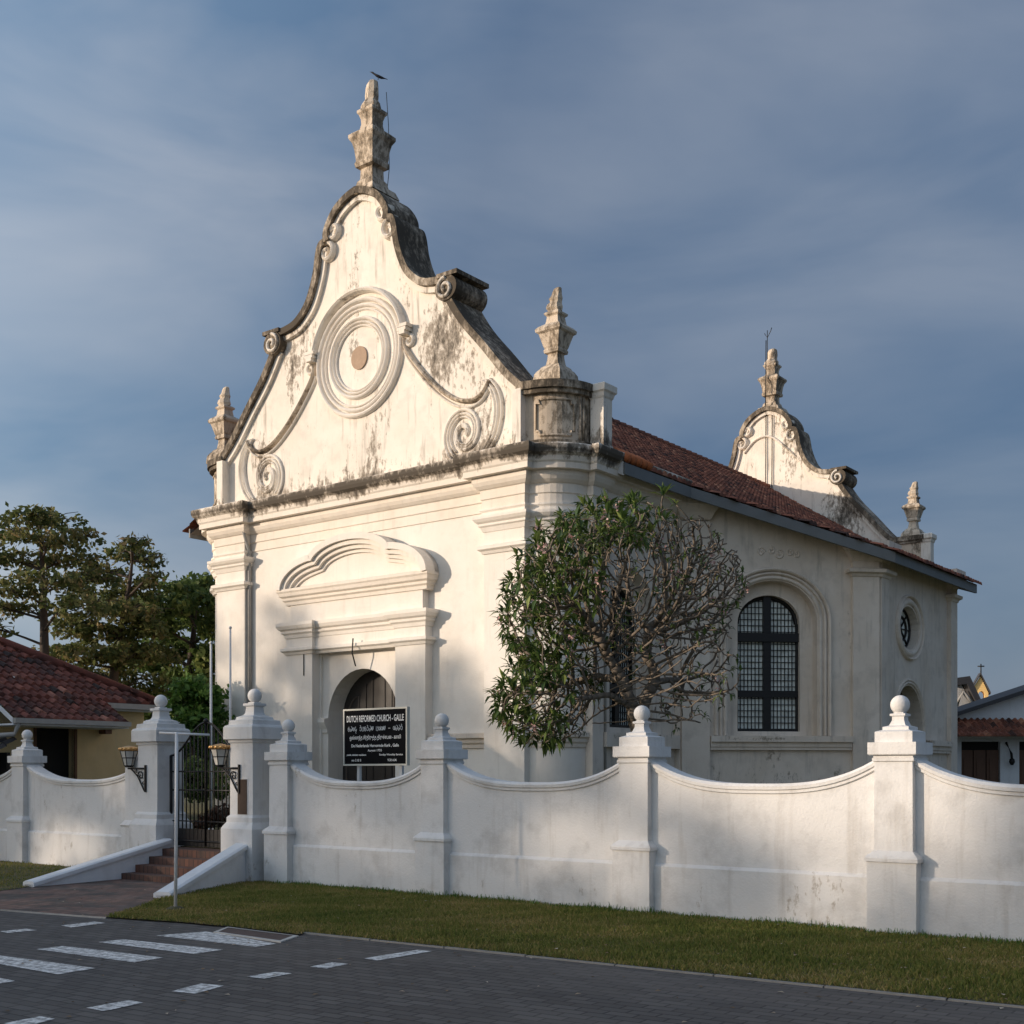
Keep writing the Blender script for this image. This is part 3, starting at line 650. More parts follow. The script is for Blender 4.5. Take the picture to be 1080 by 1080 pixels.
MB().sweep([(CX - 2.42, .2), (CX - 2.42, -.02), (CX + 2.42, -.02), (CX + 2.42, .2)], [(-.02, 5.98), (.04, 6.0), (.05, 6.08), (.10, 6.12), (.10, 6.18), (.16, 6.22), (.18, 6.30), (.21, 6.34), (.21, 6.40), (-.02, 6.46)]).build('pediment_cornice', M['cornice'], ped)
# door
mb = MB(); mb.prism(arch_loop(CX, 1.24, .3, 3.03, 1.23), .72, .80); door = mb.build('door', M['door'], church)
door.location.y = .08
for s_ in (-1, 1):
    for x0, x1 in ((.12, .30), (.36, .54)):
        a, b = sorted((CX + s_ * x0, CX + s_ * x1)); MB().box(a, b, .70, .73, .5, 3.0 + math.sqrt(max(0, 1.15 - x1 ** 2))).build('door_panel', M['door'], door)
    q = [(CX + s_ * .62, .9), (CX + s_ * .62, 2.9)] + [(CX + s_ * (.62 + .46 * math.sin(R(a))), 2.9 + .62 * (math.cos(R(a)) - 0) if False else 3.62 - .9 * (1 - math.cos(R(a)))) for a in range(0, 91, 15)] + [(CX + s_ * 1.08, .9)]
    MB().relief(q, FRONT, .025, .03, -.72).build('door_panel', plain('door_moulding', (.075, .06, .05), .5), door)
    for z in (1.25, 2.05):
        MB().relief([(CX + s_ * (.85 + .2 * math.cos(R(a))), z + .2 * math.sin(R(a))) for a in range(0, 361, 45)], FRONT, .03, .04, -.72).build('door_carving', M['door'], door)
mb = MB(); mb.tube([(CX + .05, .0, 4.30), (CX + .05, -.12, 4.62), (CX + .08, -.12, 4.98)], .018, 6); mb.build('lamp_hook', M['wire'], church)
for x, z0, z1 in ((CX - 1.75, 4.15, 4.72),): MB().tube([(x, -.075 if x < CX - 1.4 else .045, z0), (x, -.075 if x < CX - 1.4 else .045, z1)], .012, 5).build('cable', M['wire'], church)

# gable: outline half widths (r, z)
LOBE = [(0, 16.20), (.36, 16.10), (.72, 15.90), (.97, 15.62), (1.09, 15.36), (1.06, 15.16)]
SCUR = [(1.12, 15.20), (1.27, 15.14), (1.36, 14.92), (1.44, 14.50), (1.60, 14.05), (1.82, 13.68), (2.20, 13.38), (2.62, 13.28), (3.02, 13.28)]
SLOP = [(3.02, 12.86), (3.50, 12.15), (4.15, 11.42), (4.75, 10.72), (5.20, 10.30)]
def halfsmooth(): return catmull(LOBE, 5), catmull(SCUR, 5), catmull(SLOP, 5)
def make_gable(y0, depth, faces, mface, name):
    lo, sc_, sl_ = halfsmooth()
    right = [tuple(p) for p in lo] + [tuple(p) for p in sc_] + [(3.05, 13.0)] + [tuple(p) for p in sl_] + [(5.20, 8.86)]
    poly = [(CX + r, z) for r, z in right] + [(CX - r, z) for r, z in right[::-1][:-1]]
    g = MB().prism(poly, y0, y0 + depth).build(name, mface, church)
    def band(pts, w_in, ya, yb, lift=.0):
        pts = [Vector(p) for p in pts]
        for s_ in (-1, 1):
            b = MB(); rg = []
            for i, p in enumerate(pts):
                d = (pts[min(i + 1, len(pts) - 1)] - pts[max(i - 1, 0)]).normalized(); nn = Vector((d.y, -d.x)) * -1
                if nn.y < 0 and abs(nn.y) > .3: nn = -nn
                rg.append([(CX + s_ * (p.x + nn.x * q), y, p.y + nn.y * q) for q, y in ((lift, ya), (lift, yb), (-w_in, yb), (-w_in, ya))])
            b.loft(rg); yield b
    ya, yb = y0 - .20, y0 + depth + .08
    if len(faces) == 1 and faces[0] > 0: ya, yb = y0 - .08, y0 + depth + .2
    for pts in (lo, sc_, sl_):
        for b in band(pts, .12, ya, yb, .05): b.build('gable_coping', M['coping'], g)
        for fc in (-1,):
            for b in band(pts, .26, y0 - .10, y0 + .05, -.13): b.build('coping_moulding', M['gable'], g)
    for s_ in (-1, 1):
        X = lambda r: CX + s_ * r
        # shoulder scroll with square cap
        b = MB(); n = 20
        b.loft([[(X(3.02 + .33 * math.cos(2 * math.pi * j / n)), y, 12.98 + .30 * math.sin(2 * math.pi * j / n)) for j in range(n)] for y in (ya - .03, yb)])
        b.build('shoulder_scroll', M['coping'], g)
        b = MB(); a, c = sorted((X(2.75), X(3.38))); b.box(a, c, ya - .05, yb + .02, 13.24, 13.34); b.build('scroll_cap', M['coping'], g)
        # volutes
        def spiral(cx, cz, r0, r1, a0, turns, w=.05, h=.07, o=0.):
            n = int(22 * abs(turns)); pts = []
            for i in range(n + 1):
                k = i / n; q = r0 + (r1 - r0) * k; an = R(a0) + 2 * math.pi * turns * k
                pts.append((X(cx + q * math.cos(an)), cz + q * math.sin(an)))
            return MB().relief(pts, lambda x, o_, z: (x, y0 - o_, z), w, h, o)
        spiral(.84, 15.42, .24, .06, 20, -1.1, .07, .16).build('volute', M['gable'], g)
        spiral(1.10, 14.92, .28, .07, 60, 1.1, .07, .16).build('volute', M['gable'], g)
        spiral(3.02, 12.96, .26, .05, 90, 1.4, .04, .06, .24).build('volute', M['gable'], g)
    return g
gab = make_gable(.2, .85, (-1,), M['gable'], 'front_gable')
GP = lambda x, o, z: (x, .2 - o, z)
# round blind window with rings
def ring(cx, cz, r, w, h, name, par, P=GP, n=40, rz=None):
    rz = rz or r
    MB().relief([(cx + r * math.cos(2 * math.pi * i / n), cz + rz * math.sin(2 * math.pi * i / n)) for i in range(n + 1)], P, w, h).build(name, M['church'], par)
OZ = 12.02
for r_, w_, h_ in ((1.44, .06, .12), (1.30, .05, .09), (1.20, .03, .06), (.98, .05, .11), (.88, .035, .09), (.80, .03, .06)): ring(CX, OZ, r_, w_, h_, 'oculus_ring', gab)
MB().prism(arc(CX, OZ, .27, .29, 0, 345, 23), .16, .21).build('oculus_disc', plain('bare_brown_plaster', (.40, .29, .21), .9), gab)
hood = arc(CX, OZ, 1.60, 1.66, 8, 172, 28)
MB().relief(hood, GP, .07, .20).build('oculus_hood', M['gable'], gab)
for s_ in (-1, 1):
    X = lambda r: CX + s_ * r
    b = MB()
    for z, w_ in ((12.42, .17), (12.33, .14), (12.25, .10)): a, c = sorted((X(1.62 - w_), X(1.62 + w_))); b.box(a, c, -.04, .2, z - .04, z + .04)
    b.build('hood_stop', M['gable'], gab)
    sp = [(X(1.72 + (.15 - .006 * i) * math.cos(R(90 - i * 22))), 12.06 + (.15 - .006 * i) * math.sin(R(90 - i * 22))) for i in range(18)]
    MB().relief(sp, GP, .045, .10).build('garland', M['gable'], gab)
    gl = catmull([(X(r), z) for r, z in ((1.58, 12.15), (1.62, 11.90), (1.95, 11.45), (2.45, 10.92), (2.95, 10.52), (3.35, 10.32), (3.72, 10.27), (4.02, 10.38), (4.20, 10.62))], 6)
    MB().relief(gl, GP, .055, .14).build('garland', M['urn'], gab)
    gl2 = [Vector((p.x - s_ * .03, p.y - .14)) for p in gl[4:]]
    MB().relief(gl2, GP, .035, .08).build('garland', M['gable'], gab)
    big = catmull([(X(r), z) for r, z in ((4.20, 10.66), (4.42, 10.40), (4.54, 10.05), (4.52, 9.65), (4.38, 9.28), (4.12, 8.98))], 6)
    for o_ in (0, -.12, -.2): MB().relief([Vector((p.x + s_ * o_, p.y)) for p in big], GP, .035, .08).build('great_scroll', M['gable'], gab)
    for k_, (r0, w_) in enumerate(((.70, .045), (.58, .035), (.48, .03))):
        sp = []
        n = 44
        for i in range(n + 1):
            k = i / n; an = R(235 if s_ > 0 else 235) - 2 * math.pi * 1.75 * k; q = r0 * (1 - .88 * k)
            sp.append((X(3.42 + q * .92 * math.cos(an)), 9.55 + q * math.sin(an)))
        MB().relief(sp, GP, w_, .07).build('great_scroll', M['gable'], gab)
# urns and pedestals
def urn_corner(x, y, z, par, sc=1., seed=0):
    S = [(.37, 0), (.37, .07), (.35, .22), (.30, .30), (.26, .34), (.24, .38), (.16, .44), (.135, .60), (.13, .68), (.19, .70), (.20, .76), (.18, .80), (.20, .84), (.25, 1.02), (.28, 1.12), (.33, 1.16), (.34, 1.22), (.29, 1.28), (.17, 1.36), (.145, 1.52), (.19, 1.56), (.195, 1.60), (.14, 1.64)]
    u = MB().sq(x, y, [(h * sc, z + q * sc) for h, q in S]).build('urn', M['urn'], par)
    fl = MB(); rg = []
    for q, h, dx in ((1.64, .15, 0), (1.72, .185, -.02), (1.80, .165, -.02), (1.86, .13, .02), (1.92, .155, .01), (2.0, .115, .035), (2.08, .10, .045), (2.14, .085, .06), (2.17, .05, .07)):
        n = 8; rg.append([(x + (h * (1 + .22 * math.cos(j * 2.4 + seed)) * math.cos(2 * math.pi * j / n) + dx) * sc, y + h * (1 + .2 * math.sin(j * 3.1)) * math.sin(2 * math.pi * j / n) * sc, z + q * sc) for j in range(n)])
    fl.loft(rg).build('urn_flame', M['urn'], u); return u
def urn_apex(x, y, z, par, kw=1., kh=1.):
    S = [(.50, -.12), (.42, .05), (.30, .12), (.27, .24), (.215, .30), (.205, .52), (.30, .55), (.32, .63), (.29, .70), (.30, .78), (.32, .94), (.36, 1.08), (.41, 1.15), (.43, 1.18), (.43, 1.25), (.34, 1.32), (.225, 1.38), (.195, 1.50), (.20, 1.60), (.235, 1.70), (.275, 1.74), (.275, 1.80), (.23, 1.83)]
    u = MB().sq(x, y, [(h * kw, z + q * kh) for h, q in S]).build('apex_urn', M['urn'], par)
    fl = MB(); rg = []
    for q, h, dx in ((1.82, .25, -.02), (1.90, .27, -.04), (1.98, .22, -.05), (2.04, .17, .0), (2.15, .18, .01), (2.30, .17, .02), (2.40, .15, .03), (2.44, .11, .03)):
        n = 9; rg.append([(x + (h * (1 + .22 * math.cos(j * 2.4 + q * 3)) * math.cos(2 * math.pi * j / n) + dx) * kw, y + h * (1 + .15 * math.sin(j * 3.1)) * math.sin(2 * math.pi * j / n) * kw, z + q * kh + .02 * math.sin(j * 4.)) for j in range(n)])
    fl.loft(rg).build('urn_flame', M['urn'], u); return u
def pedestals(y0, sgn, detail=True):
    for sx in (0, 1):
        f = (lambda x: x) if sx else (lambda x: W - x)
        Y = lambda y: y0 + sgn * y
        pl = [(W - .12, .25), (W - .12, .08), (W, .16)] + [(W + .93 * math.sin(R(q)), RC - .93 * math.cos(R(q))) for q in range(6, 91, 7)] + [(XN, 1.5), (W - .12, 1.5)]
        pd = MB().slab([(f(x), Y(y)) for x, y in pl], 8.86, 10.22).build('pedestal', M['urn'], church)
        big = [(W - .22, .3), (W - .22, -.04), (W, -.06)] + [(W + 1.12 * math.sin(R(q)), RC - 1.12 * math.cos(R(q))) for q in range(6, 91, 7)] + [(XN + .12, 1.6), (W - .22, 1.6)]
        MB().slab([(f(x), Y(y)) for x, y in big], 10.16, 10.33).build('pedestal_cap', M['coping'], pd)
        mid = [(f(x), Y(y)) for x, y in [(W - .17, .3), (W - .17, .0), (W, 0.)] + [(W + 1.06 * math.sin(R(q)), RC - 1.06 * math.cos(R(q))) for q in range(6, 91, 7)] + [(XN + .06, 1.55), (W - .17, 1.55)]]
        MB().slab(mid, 10.06, 10.158).build('pedestal_cap', M['coping'], pd); MB().slab(mid, 8.862, 9.02).build('pedestal_base', M['coping'], pd)
        # flat strip at the gable side and framed panel on the drum
        a, b = sorted((f(W - .30), f(W - .06))); ya, yb = sorted((Y(-.06), Y(.3))); MB().box(a, b, ya, yb, 8.87, 10.20).build('pedestal_strip', M['gable'], pd)
        if sgn > 0:
            DR = lambda q, o, z: (f(W + (.93 + o) * math.sin(R(q))), RC - (.93 + o) * math.cos(R(q)), z)
            for (q0, q1, z0, z1) in ((12, 66, 9.14, 9.94),):
                b = MB()
                lp = [(q0, z0 + .1), (q0 + 5, z0 + .1), (q0 + 5, z0)] + [(q, z0) for q in np.linspace(q0 + 6, q1 - 6, 8)] + [(q1 - 5, z0), (q1 - 5, z0 + .1), (q1, z0 + .1), (q1, z1 - .1), (q1 - 5, z1 - .1), (q1 - 5, z1)] + [(q, z1) for q in np.linspace(q1 - 6, q0 + 6, 8)] + [(q0 + 5, z1), (q0 + 5, z1 - .1), (q0, z1 - .1), (q0, z0 + .1)]
                b.tube([DR(q, .012, z) for q, z in lp], .028, 6); b.build('drum_panel', M['urn'], pd)
            for q in (76, 82): MB().tube([DR(q, .01, 9.0), DR(q, .01, 10.08)], .035, 6).build('drum_panel', M['urn'], pd)
        # little end post
        a, b = sorted((f(W + .98), f(W + 1.36))); ya, yb = sorted((Y(1.08), Y(1.56)))
        cxp, cyp = (a + b) / 2, (ya + yb) / 2
        MB().sq(cxp, cyp, [(.20, 8.80), (.20, 8.95), (.175, 9.02), (.175, 10.02), (.20, 10.06), (.22, 10.14), (.26, 10.18), (.26, 10.32), (.20, 10.36)]).build('end_post', M['gable'], church)
        urn_corner(f(W + .42), Y(.62), 10.33, church, seed=sx)
pedestals(0, 1)
urn_apex(CX + .13, .50, 16.20, church, .98, 1.15)
YB = 23.2
rg_ = make_gable(YB - .1, .85, (-1,), M['gable'], 'rear_gable')
pedestals(YB + .95, -1)
urn_apex(CX, YB + .35, 16.22, church)
# broad inner fillet on the rear gable face and lightning wires
for x_, z0, z1 in ((CX - .05, 12.6, 16.2), (CX + .22, 12.8, 15.9), (CX - .05, 16.2, 18.9)):
    MB().tube([(x_, YB - .16, z0), (x_ + .02, YB - .16, z1)], .02, 5).build('lightning_wire', M['wire'], church)
MB().tube([(CX - .05, YB + .0, 18.2), (CX - .05, YB + .0, 19.35)], .016, 5).build('lightning_rod', M['wire'], church)
MB().tube([(CX - .17, YB, 19.25), (CX - .05, YB, 19.05), (CX + .10, YB, 19.30), (CX + .14, YB, 19.42)], .016, 5).build('lightning_rod', M['wire'], church)
MB().tube([(CX + .20, .95, 16.3), (CX + .27, .98, 17.0), (CX + .24, .98, 18.1), (CX + .24, .9, 18.9)], .009, 5).build('lightning_rod', M['wire'], church)
MB().relief(catmull([(CX - 1.0, 14.55), (CX - .5, 15.0), (CX + .1, 15.05), (CX + .7, 14.6), (CX + 1.6, 13.7), (CX + 2.6, 13.0)], 5), lambda x, o, z: (x, YB - .1 - o, z), .05, .09).build('garland', M['gable'], rg_)

# side walls
def frame(ox, oy, dx, dy, nx, ny): return lambda t, o, z: (ox + dx * t + nx * o, oy + dy * t + ny * o, z)
q2 = math.sqrt(.5)
NAVE = frame(XN, 1.52, 0, 1, 1, 0); DIAG = frame(W + RC, 4.97, q2, q2, q2, -q2); TRAN = frame(XT, 8.62, 0, 1, 1, 0)
def zroof(r): return 13.02 - .632 * r if r <= 6.9 else 13.02 - .632 * 6.9 - .395 * (r - 6.9)
# nave arm wall with its window
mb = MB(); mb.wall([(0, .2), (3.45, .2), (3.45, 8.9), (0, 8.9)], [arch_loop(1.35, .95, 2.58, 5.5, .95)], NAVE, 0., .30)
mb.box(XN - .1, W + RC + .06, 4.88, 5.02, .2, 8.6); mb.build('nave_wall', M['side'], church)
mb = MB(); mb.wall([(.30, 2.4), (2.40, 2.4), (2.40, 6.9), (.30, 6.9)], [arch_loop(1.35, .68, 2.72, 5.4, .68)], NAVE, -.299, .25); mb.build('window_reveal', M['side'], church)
mb = MB(); mb.obox(NAVE, .05, 3.35, 0, .16, 2.24, 2.57); mb.build('string_course', M['side'], church)
# diagonal bay
LD = DG * math.sqrt(2); wc = 2.41
rtop = lambda t: zroof(CX + RC + t * q2) - .12
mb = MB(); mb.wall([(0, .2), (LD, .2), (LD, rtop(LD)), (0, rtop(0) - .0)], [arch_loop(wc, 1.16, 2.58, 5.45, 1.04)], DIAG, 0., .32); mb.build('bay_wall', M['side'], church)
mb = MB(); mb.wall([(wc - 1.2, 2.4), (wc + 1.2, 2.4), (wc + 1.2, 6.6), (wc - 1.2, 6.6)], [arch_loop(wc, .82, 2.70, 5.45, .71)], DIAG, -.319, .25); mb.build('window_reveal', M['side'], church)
for off, w_, h_ in ((1.24, .045, .06), (1.36, .035, .08), (1.48, .05, .11)):
    pts = [(wc + off, 2.58), (wc + off, 4.0)] + arc(wc, 5.45, off, off * .86 + .04, 0, 180, 22) + [(wc - off, 4.0), (wc - off, 2.58)]
    MB().relief(pts, DIAG, w_, h_).build('window_surround', M['side'], church)
mb = MB(); 
for (o_, za, zb) in ((.10, 2.22, 2.30), (.13, 2.30, 2.42), (.20, 2.42, 2.57)): mb.obox(DIAG, .76, 4.44, 0, o_, za, zb)
mb.build('string_course', M['side'], church)
for a, b in ((0.02, .74), (4.46, LD)):
    mb = MB(); mb.obox(DIAG, a, b, 0, .13, .2, 7.9 if a < 1 else 7.2); mb.build('pilaster', M['side'], church)
for x0, x1 in ((1.75, 2.75), (3.0, 4.1)):
    mb = MB(); mb.obox(DIAG, x0, x1, 0, .05, 1.30, 1.36); mb.build('vent_hood', M['dark'], church)
# relief device above the arch
dev = MB()
for cx_, cz_, r_, a0_, tr_ in ((2.10, 7.20, .11, 0, 1.3), (2.36, 7.24, .09, 90, -1.2), (2.58, 7.18, .12, 200, 1.3), (2.84, 7.22, .09, 30, -1.2), (3.04, 7.17, .08, 180, 1.1)):
    dev.relief([(cx_ + r_ * (1 - .8 * i / 16) * math.cos(R(a0_ + 360 * tr_ * i / 16)), cz_ + r_ * 1.2 * (1 - .8 * i / 16) * math.sin(R(a0_ + 360 * tr_ * i / 16))) for i in range(17)], DIAG, .022, .03)
dev.build('plaster_device', M['side'], church)
# transept end wall: round window, arched door
LT = 2 * (11.6 - 8.62); tcx = 2.28
mb = MB(); mb.wall([(0, .2), (LT, .2), (LT, 7.55), (0, 7.55)], [arch_loop(tcx, 1.05, .3, 2.95, 1.05), [(tcx + .74 * math.cos(2 * math.pi * i / 24), 5.55 + .58 * math.sin(2 * math.pi * i / 24)) for i in range(24)]], TRAN, 0., .5); mb.build('transept_wall', M['side'], church)
for r_, w_, h_ in ((.84, .07, .07), (.99, .03, .09)):
    MB().relief([(tcx + r_ * math.cos(2 * math.pi * i / 30), 5.55 + (r_ - .14) * math.sin(2 * math.pi * i / 30)) for i in range(31)], TRAN, w_, h_).build('window_surround', M['side'], church)
rw = MB().prism([(tcx + .74 * math.cos(2 * math.pi * i / 24), 5.55 + .58 * math.sin(2 * math.pi * i / 24)) for i in range(24)], -.26, -.30, TRAN).build('round_window', M['pane'], church)
gb = MB()
for r_ in (.56, .34): gb.relief([(tcx + 1.26 * r_ * math.cos(2 * math.pi * i / 24), 5.55 + r_ * math.sin(2 * math.pi * i / 24)) for i in range(25)], TRAN, .03, .06, -.26)
for i in range(8): gb.relief([(tcx + .72 * q * math.cos(math.pi * i / 4), 5.55 + .58 * q * math.sin(math.pi * i / 4)) for q in (0, .5, 1)], TRAN, .016, .05, -.26)
gb.build('window_frame', M['frame'], rw)
MB().prism(arch_loop(tcx, 1.05, .3, 2.95, 1.05), -.4, -.46, TRAN).build('side_door', M['door'], church)
for off in (1.12, 1.2): MB().relief([(tcx + off, .4)] + arc(tcx, 2.95, off, off, 0, 180, 18) + [(tcx - off, .4)], TRAN, .035, .05).build('door_surround', M['side'], church)
for a, b in ((.0, .50), (LT - .55, LT)):
    mb = MB(); mb.obox(TRAN, a, b, 0, .12, .2, 7.5); mb.build('pilaster', M['side'], church)
mb = MB()
for (o_, za, zb) in ((.10, 2.20, 2.28), (.13, 2.28, 2.40), (.20, 2.40, 2.55)):
    mb.obox(TRAN, tcx + 1.3, LT - .56, 0, o_, za, zb); mb.obox(TRAN, .51, tcx - 1.3, 0, o_, za, zb)
mb.build('string_course', M['side'], church)
# pilaster capitals of bay and transept (drawn as one moulding round the shared corner)
def P2(fr, t, o): p = fr(t, o, 0); return (p[0], p[1])
C1 = [P2(DIAG, 4.46, 0), P2(DIAG, 4.46, .13), P2(DIAG, LD + .05, .13), P2(TRAN, .50, .12), P2(TRAN, .50, 0)]
C0 = [P2(DIAG, 0.02, .0), P2(DIAG, 0.02, .13), P2(DIAG, .74, .13), P2(DIAG, .74, 0)]
C2 = [P2(TRAN, LT - .55, 0), P2(TRAN, LT - .55, .12), P2(TRAN, LT, .12)]
PC = [[(-.02, 6.60), (.03, 6.62), (.06, 6.68), (.15, 6.71), (.16, 6.79), (.05, 6.82), (-.02, 6.84)], [(-.02, 6.98), (.03, 7.02), (.10, 7.16), (.20, 7.30), (.24, 7.34), (.24, 7.50), (-.02, 7.52)]]
for pth in (C1, C2):
    mb = MB()
    for pr in PC: mb.sweep(pth, pr)
    mb.build('pilaster_capital', M['side'], church)
mb = MB(); mb.sweep(C0, [(d, z + .95) for d, z in PC[1]]); mb.build('pilaster_capital', M['side'], church)
# plain far sides
mb = MB()
def plainwall(pts, z): 
    for i in range(len(pts) - 1):
        a, b = pts[i], pts[i + 1]; mb.add([(a[0], a[1], .2), (b[0], b[1], .2), (b[0], b[1], z[i + 1]), (a[0], a[1], z[i])], [(0, 1, 2, 3)])
pl = [(W + RC, 1.0), (W + RC, 4.97), (XT, 8.62), (XT, 14.58), (W + RC, 18.23), (W + RC, 24.1)]; zz = [8.7, 8.7, 7.4, 7.4, 8.7, 8.7]
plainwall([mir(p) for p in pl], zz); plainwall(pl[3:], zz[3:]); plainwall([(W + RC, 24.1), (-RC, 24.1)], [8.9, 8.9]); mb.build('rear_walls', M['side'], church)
# grilled windows
def grille_window(fr, cx, half, z0, spring, rise, o, mull=.10, tr=(5.10, 3.66), cols=6):
    wdw = MB().prism(arch_loop(cx, half, z0, spring, rise), o - .05, o - .08, fr).build('window', M['pane'], church)
    b = MB(); b.obox(fr, cx - mull, cx + mull, o - .05, o + .05, z0, spring + rise - .01)
    for k, z in enumerate(tr): b.obox(fr, cx - half, cx + half, o - .05, o + (.10 if k == 0 else .052), z - (.11 if k == 0 else .085), z + (.11 if k == 0 else .085))
    for s_ in (-1, 1): a, c = sorted((cx + s_ * half, cx + s_ * (half - .05))); b.obox(fr, a, c, o - .05, o + .045, z0, spring)
    b.obox(fr, cx - half, cx + half, o - .05, o + .047, z0, z0 + .07)
    b.relief([(cx + (half - .04) * math.cos(R(a)), spring + (rise - .04) * math.sin(R(a))) for a in range(0, 181, 9)], fr, .05, .08, o - .04)
    b.build('window_frame', M['frame'], wdw)
    g = MB()
    for s_ in (-1, 1):
        for i in range(1, cols + 1):
            x = mull + (half - mull - .04) * i / (cols + 1); zt = spring + rise * math.sqrt(max(0, 1 - (x / half) ** 2)) - .02
            g.obox(fr, cx + s_ * x - .009, cx + s_ * x + .009, o - .045, o - .02, z0, zt)
    z = z0 + .07
    while z < spring + rise - .05:
        hw = half if z < spring else half * math.sqrt(max(0, 1 - ((z - spring) / rise) ** 2))
        g.obox(fr, cx - hw, cx + hw, o - .043, o - .018, z - .008, z + .008); z += .155
    g.build('window_grille', M['frame'], wdw)
grille_window(DIAG, wc, .82, 2.70, 5.45, .71, -.48)
grille_window(NAVE, 1.35, .68, 2.72, 5.4, .68, -.45, cols=5)
# rain pipes
mb = MB(); mb.box(1.13, 1.33, -.02, .2, 8.60, 8.86); mb.tube([(1.235, .06, 8.62), (1.235, .06, 8.25)], .05, 8)
mb.tube([(1.235, -.30, 8.6), (1.235, -.16, 8.3), (1.235, -.02, 7.9), (1.235, .10, 7.6), (1.235, .10, .4)], .045, 8); mb.build('rain_pipe', M['pipe'], church)
MB().tube([(XN + .12, 1.62, 8.3), (XN + .08, 1.62, 7.5), (XN + .08, 1.62, .4)], .03, 8).build('rain_pipe', M['pipe'], church)

# tiled roofs
def tile_field(mb, P, n_s, ds, n_r, dr, keep, seed, lift=.045, wave=.05):
    """P(s, r, h): s along the eave, r down the slope from the ridge, h above the slope"""
    rnd = random.Random(seed); prof = ((0, 0.), (.25, wave * .2), (.45, wave), (.70, wave), (.90, wave * .2))
    for j in range(n_r):
        r0 = j * dr; r1 = r0 + dr * 1.04; row = []
        lf = lift * (.8 + .4 * rnd.random())
        v = []; f = []
        for i in range(n_s):
            jit = rnd.uniform(-.012, .012); tt = min(1, max(0, rnd.gauss(.5, .26)))
            if not keep((i + .5) * ds, r0 + dr / 2): continue
            vv = []
            for a, h in prof + ((1.0, 0.),):
                s_ = (i + a) * ds
                vv.append((P(s_, r0, h), P(s_, r1, h + lf + jit), P(s_, r1, jit * .3 - .005)))
            o = [x for t in vv for x in t]
            ff = []
            for k in range(len(prof)):
                a = k * 3; ff += [(a, a + 3, a + 4, a + 1), (a + 1, a + 4, a + 5, a + 2)]
            mb.add(o, ff, False, tt)
    return mb
def rmax(s):
    s = s if s < 11.6 else 23.2 - s
    e1, e2 = 6.9, 10.6
    if s < 4.6: return e1
    if s > 8.3: return e2
    return e1 + (e2 - e1) * (s - 4.6) / 3.7
for s_ in (1, -1):
    roof = tile_field(MB(), lambda s, r, h: (CX + s_ * r, s + (.9 if s_ > 0 else .25), zroof(r) + h), 97 if s_ > 0 else 100, .228, 33, .325, lambda s, r: r < rmax(s + .9) + (.02 if s_ > 0 else .12) and not (s_ < 0 and s < 1.35 and r < 6.45) and (r > 5.4 or s_ > 0 or True) and not (s_ > 0 and s < .72 and r > 5.2), 5 + s_)
    ro = roof.build('roof', M['tiles'], church, tint=True)
    sb = MB(); ss = [1.6 if s_ > 0 else .3, 4.6, 8.3, 14.9, 18.6, 22.6]
    for i in range(len(ss) - 1):
        a, b = ss[i], ss[i + 1]; ra, rb_ = rmax(a + .001), rmax(b - .001)
        def fb(z0, z1, d0, d1):
            v = []
            for s, r in ((a, ra), (b, rb_)):
                for d in (d0, d1):
                    for z in (z0, z1): v.append((CX + s_ * (r + d), s, zroof(r) + z))
            return v
        sb.add(fb(-.30, -.045, -.02, .03), [(0, 1, 5, 4), (2, 6, 7, 3), (1, 3, 7, 5), (0, 4, 6, 2), (0, 2, 3, 1), (4, 5, 7, 6)])
    sb.build('eave_fascia', M['fascia'], ro)
    sf = MB()
    for i in range(len(ss) - 1):
        a, b = ss[i], ss[i + 1]; ra, rb_ = rmax(a + .001), rmax(b - .001)
        sf.add([(CX + s_ * (ra - .02), a, zroof(ra) - .20), (CX + s_ * (rb_ - .02), b, zroof(rb_) - .20), (CX + s_ * (rb_ - 1.2), b, zroof(rb_) + .28), (CX + s_ * (ra - 1.2), a, zroof(ra) + .28)], [(0, 1, 2, 3)])
    sf.build('eave_soffit', M['soffit'], ro)
    ra = 6.9
    mb = MB(); mb.add([(CX + s_ * (ra - 1.2), 1.6, zroof(ra) + .2), (CX + s_ * ra, 1.6, zroof(ra) - .33), (CX + s_ * ra, 1.6, zroof(ra) - .03), (CX + s_ * (ra - 1.2), 1.6, zroof(ra - 1.2))], [(0, 1, 2, 3)]); mb.build('eave_end_board', M['fence'], ro)
    mb = MB()
    for k in range(5): mb.tube([(CX + s_ * (ra - .34), 1.72 + k * .23, zroof(ra - .34) + .10), (CX + s_ * (ra + .06), 1.72 + k * .23, zroof(ra + .06) + .07)], [.09, .10], 8)
    mb.build('verge_tile', M['newtile'], ro)
    for e_ in (14.9,):
        pass
mb = MB()
for k in range(56): mb.tube([(CX, .95 + k * .396, 13.03), (CX, .95 + k * .396 + .41, 13.06)], [.13, .145], 8)
mb.build('ridge_tile', M['tiles'], church, tint=True)
# fill below the pedestals so that no gap shows behind the parapet
MB().box(.3, W - .3, .8, 1.1, 8.5, 8.86).build('parapet_gutter', M['coping'], church)

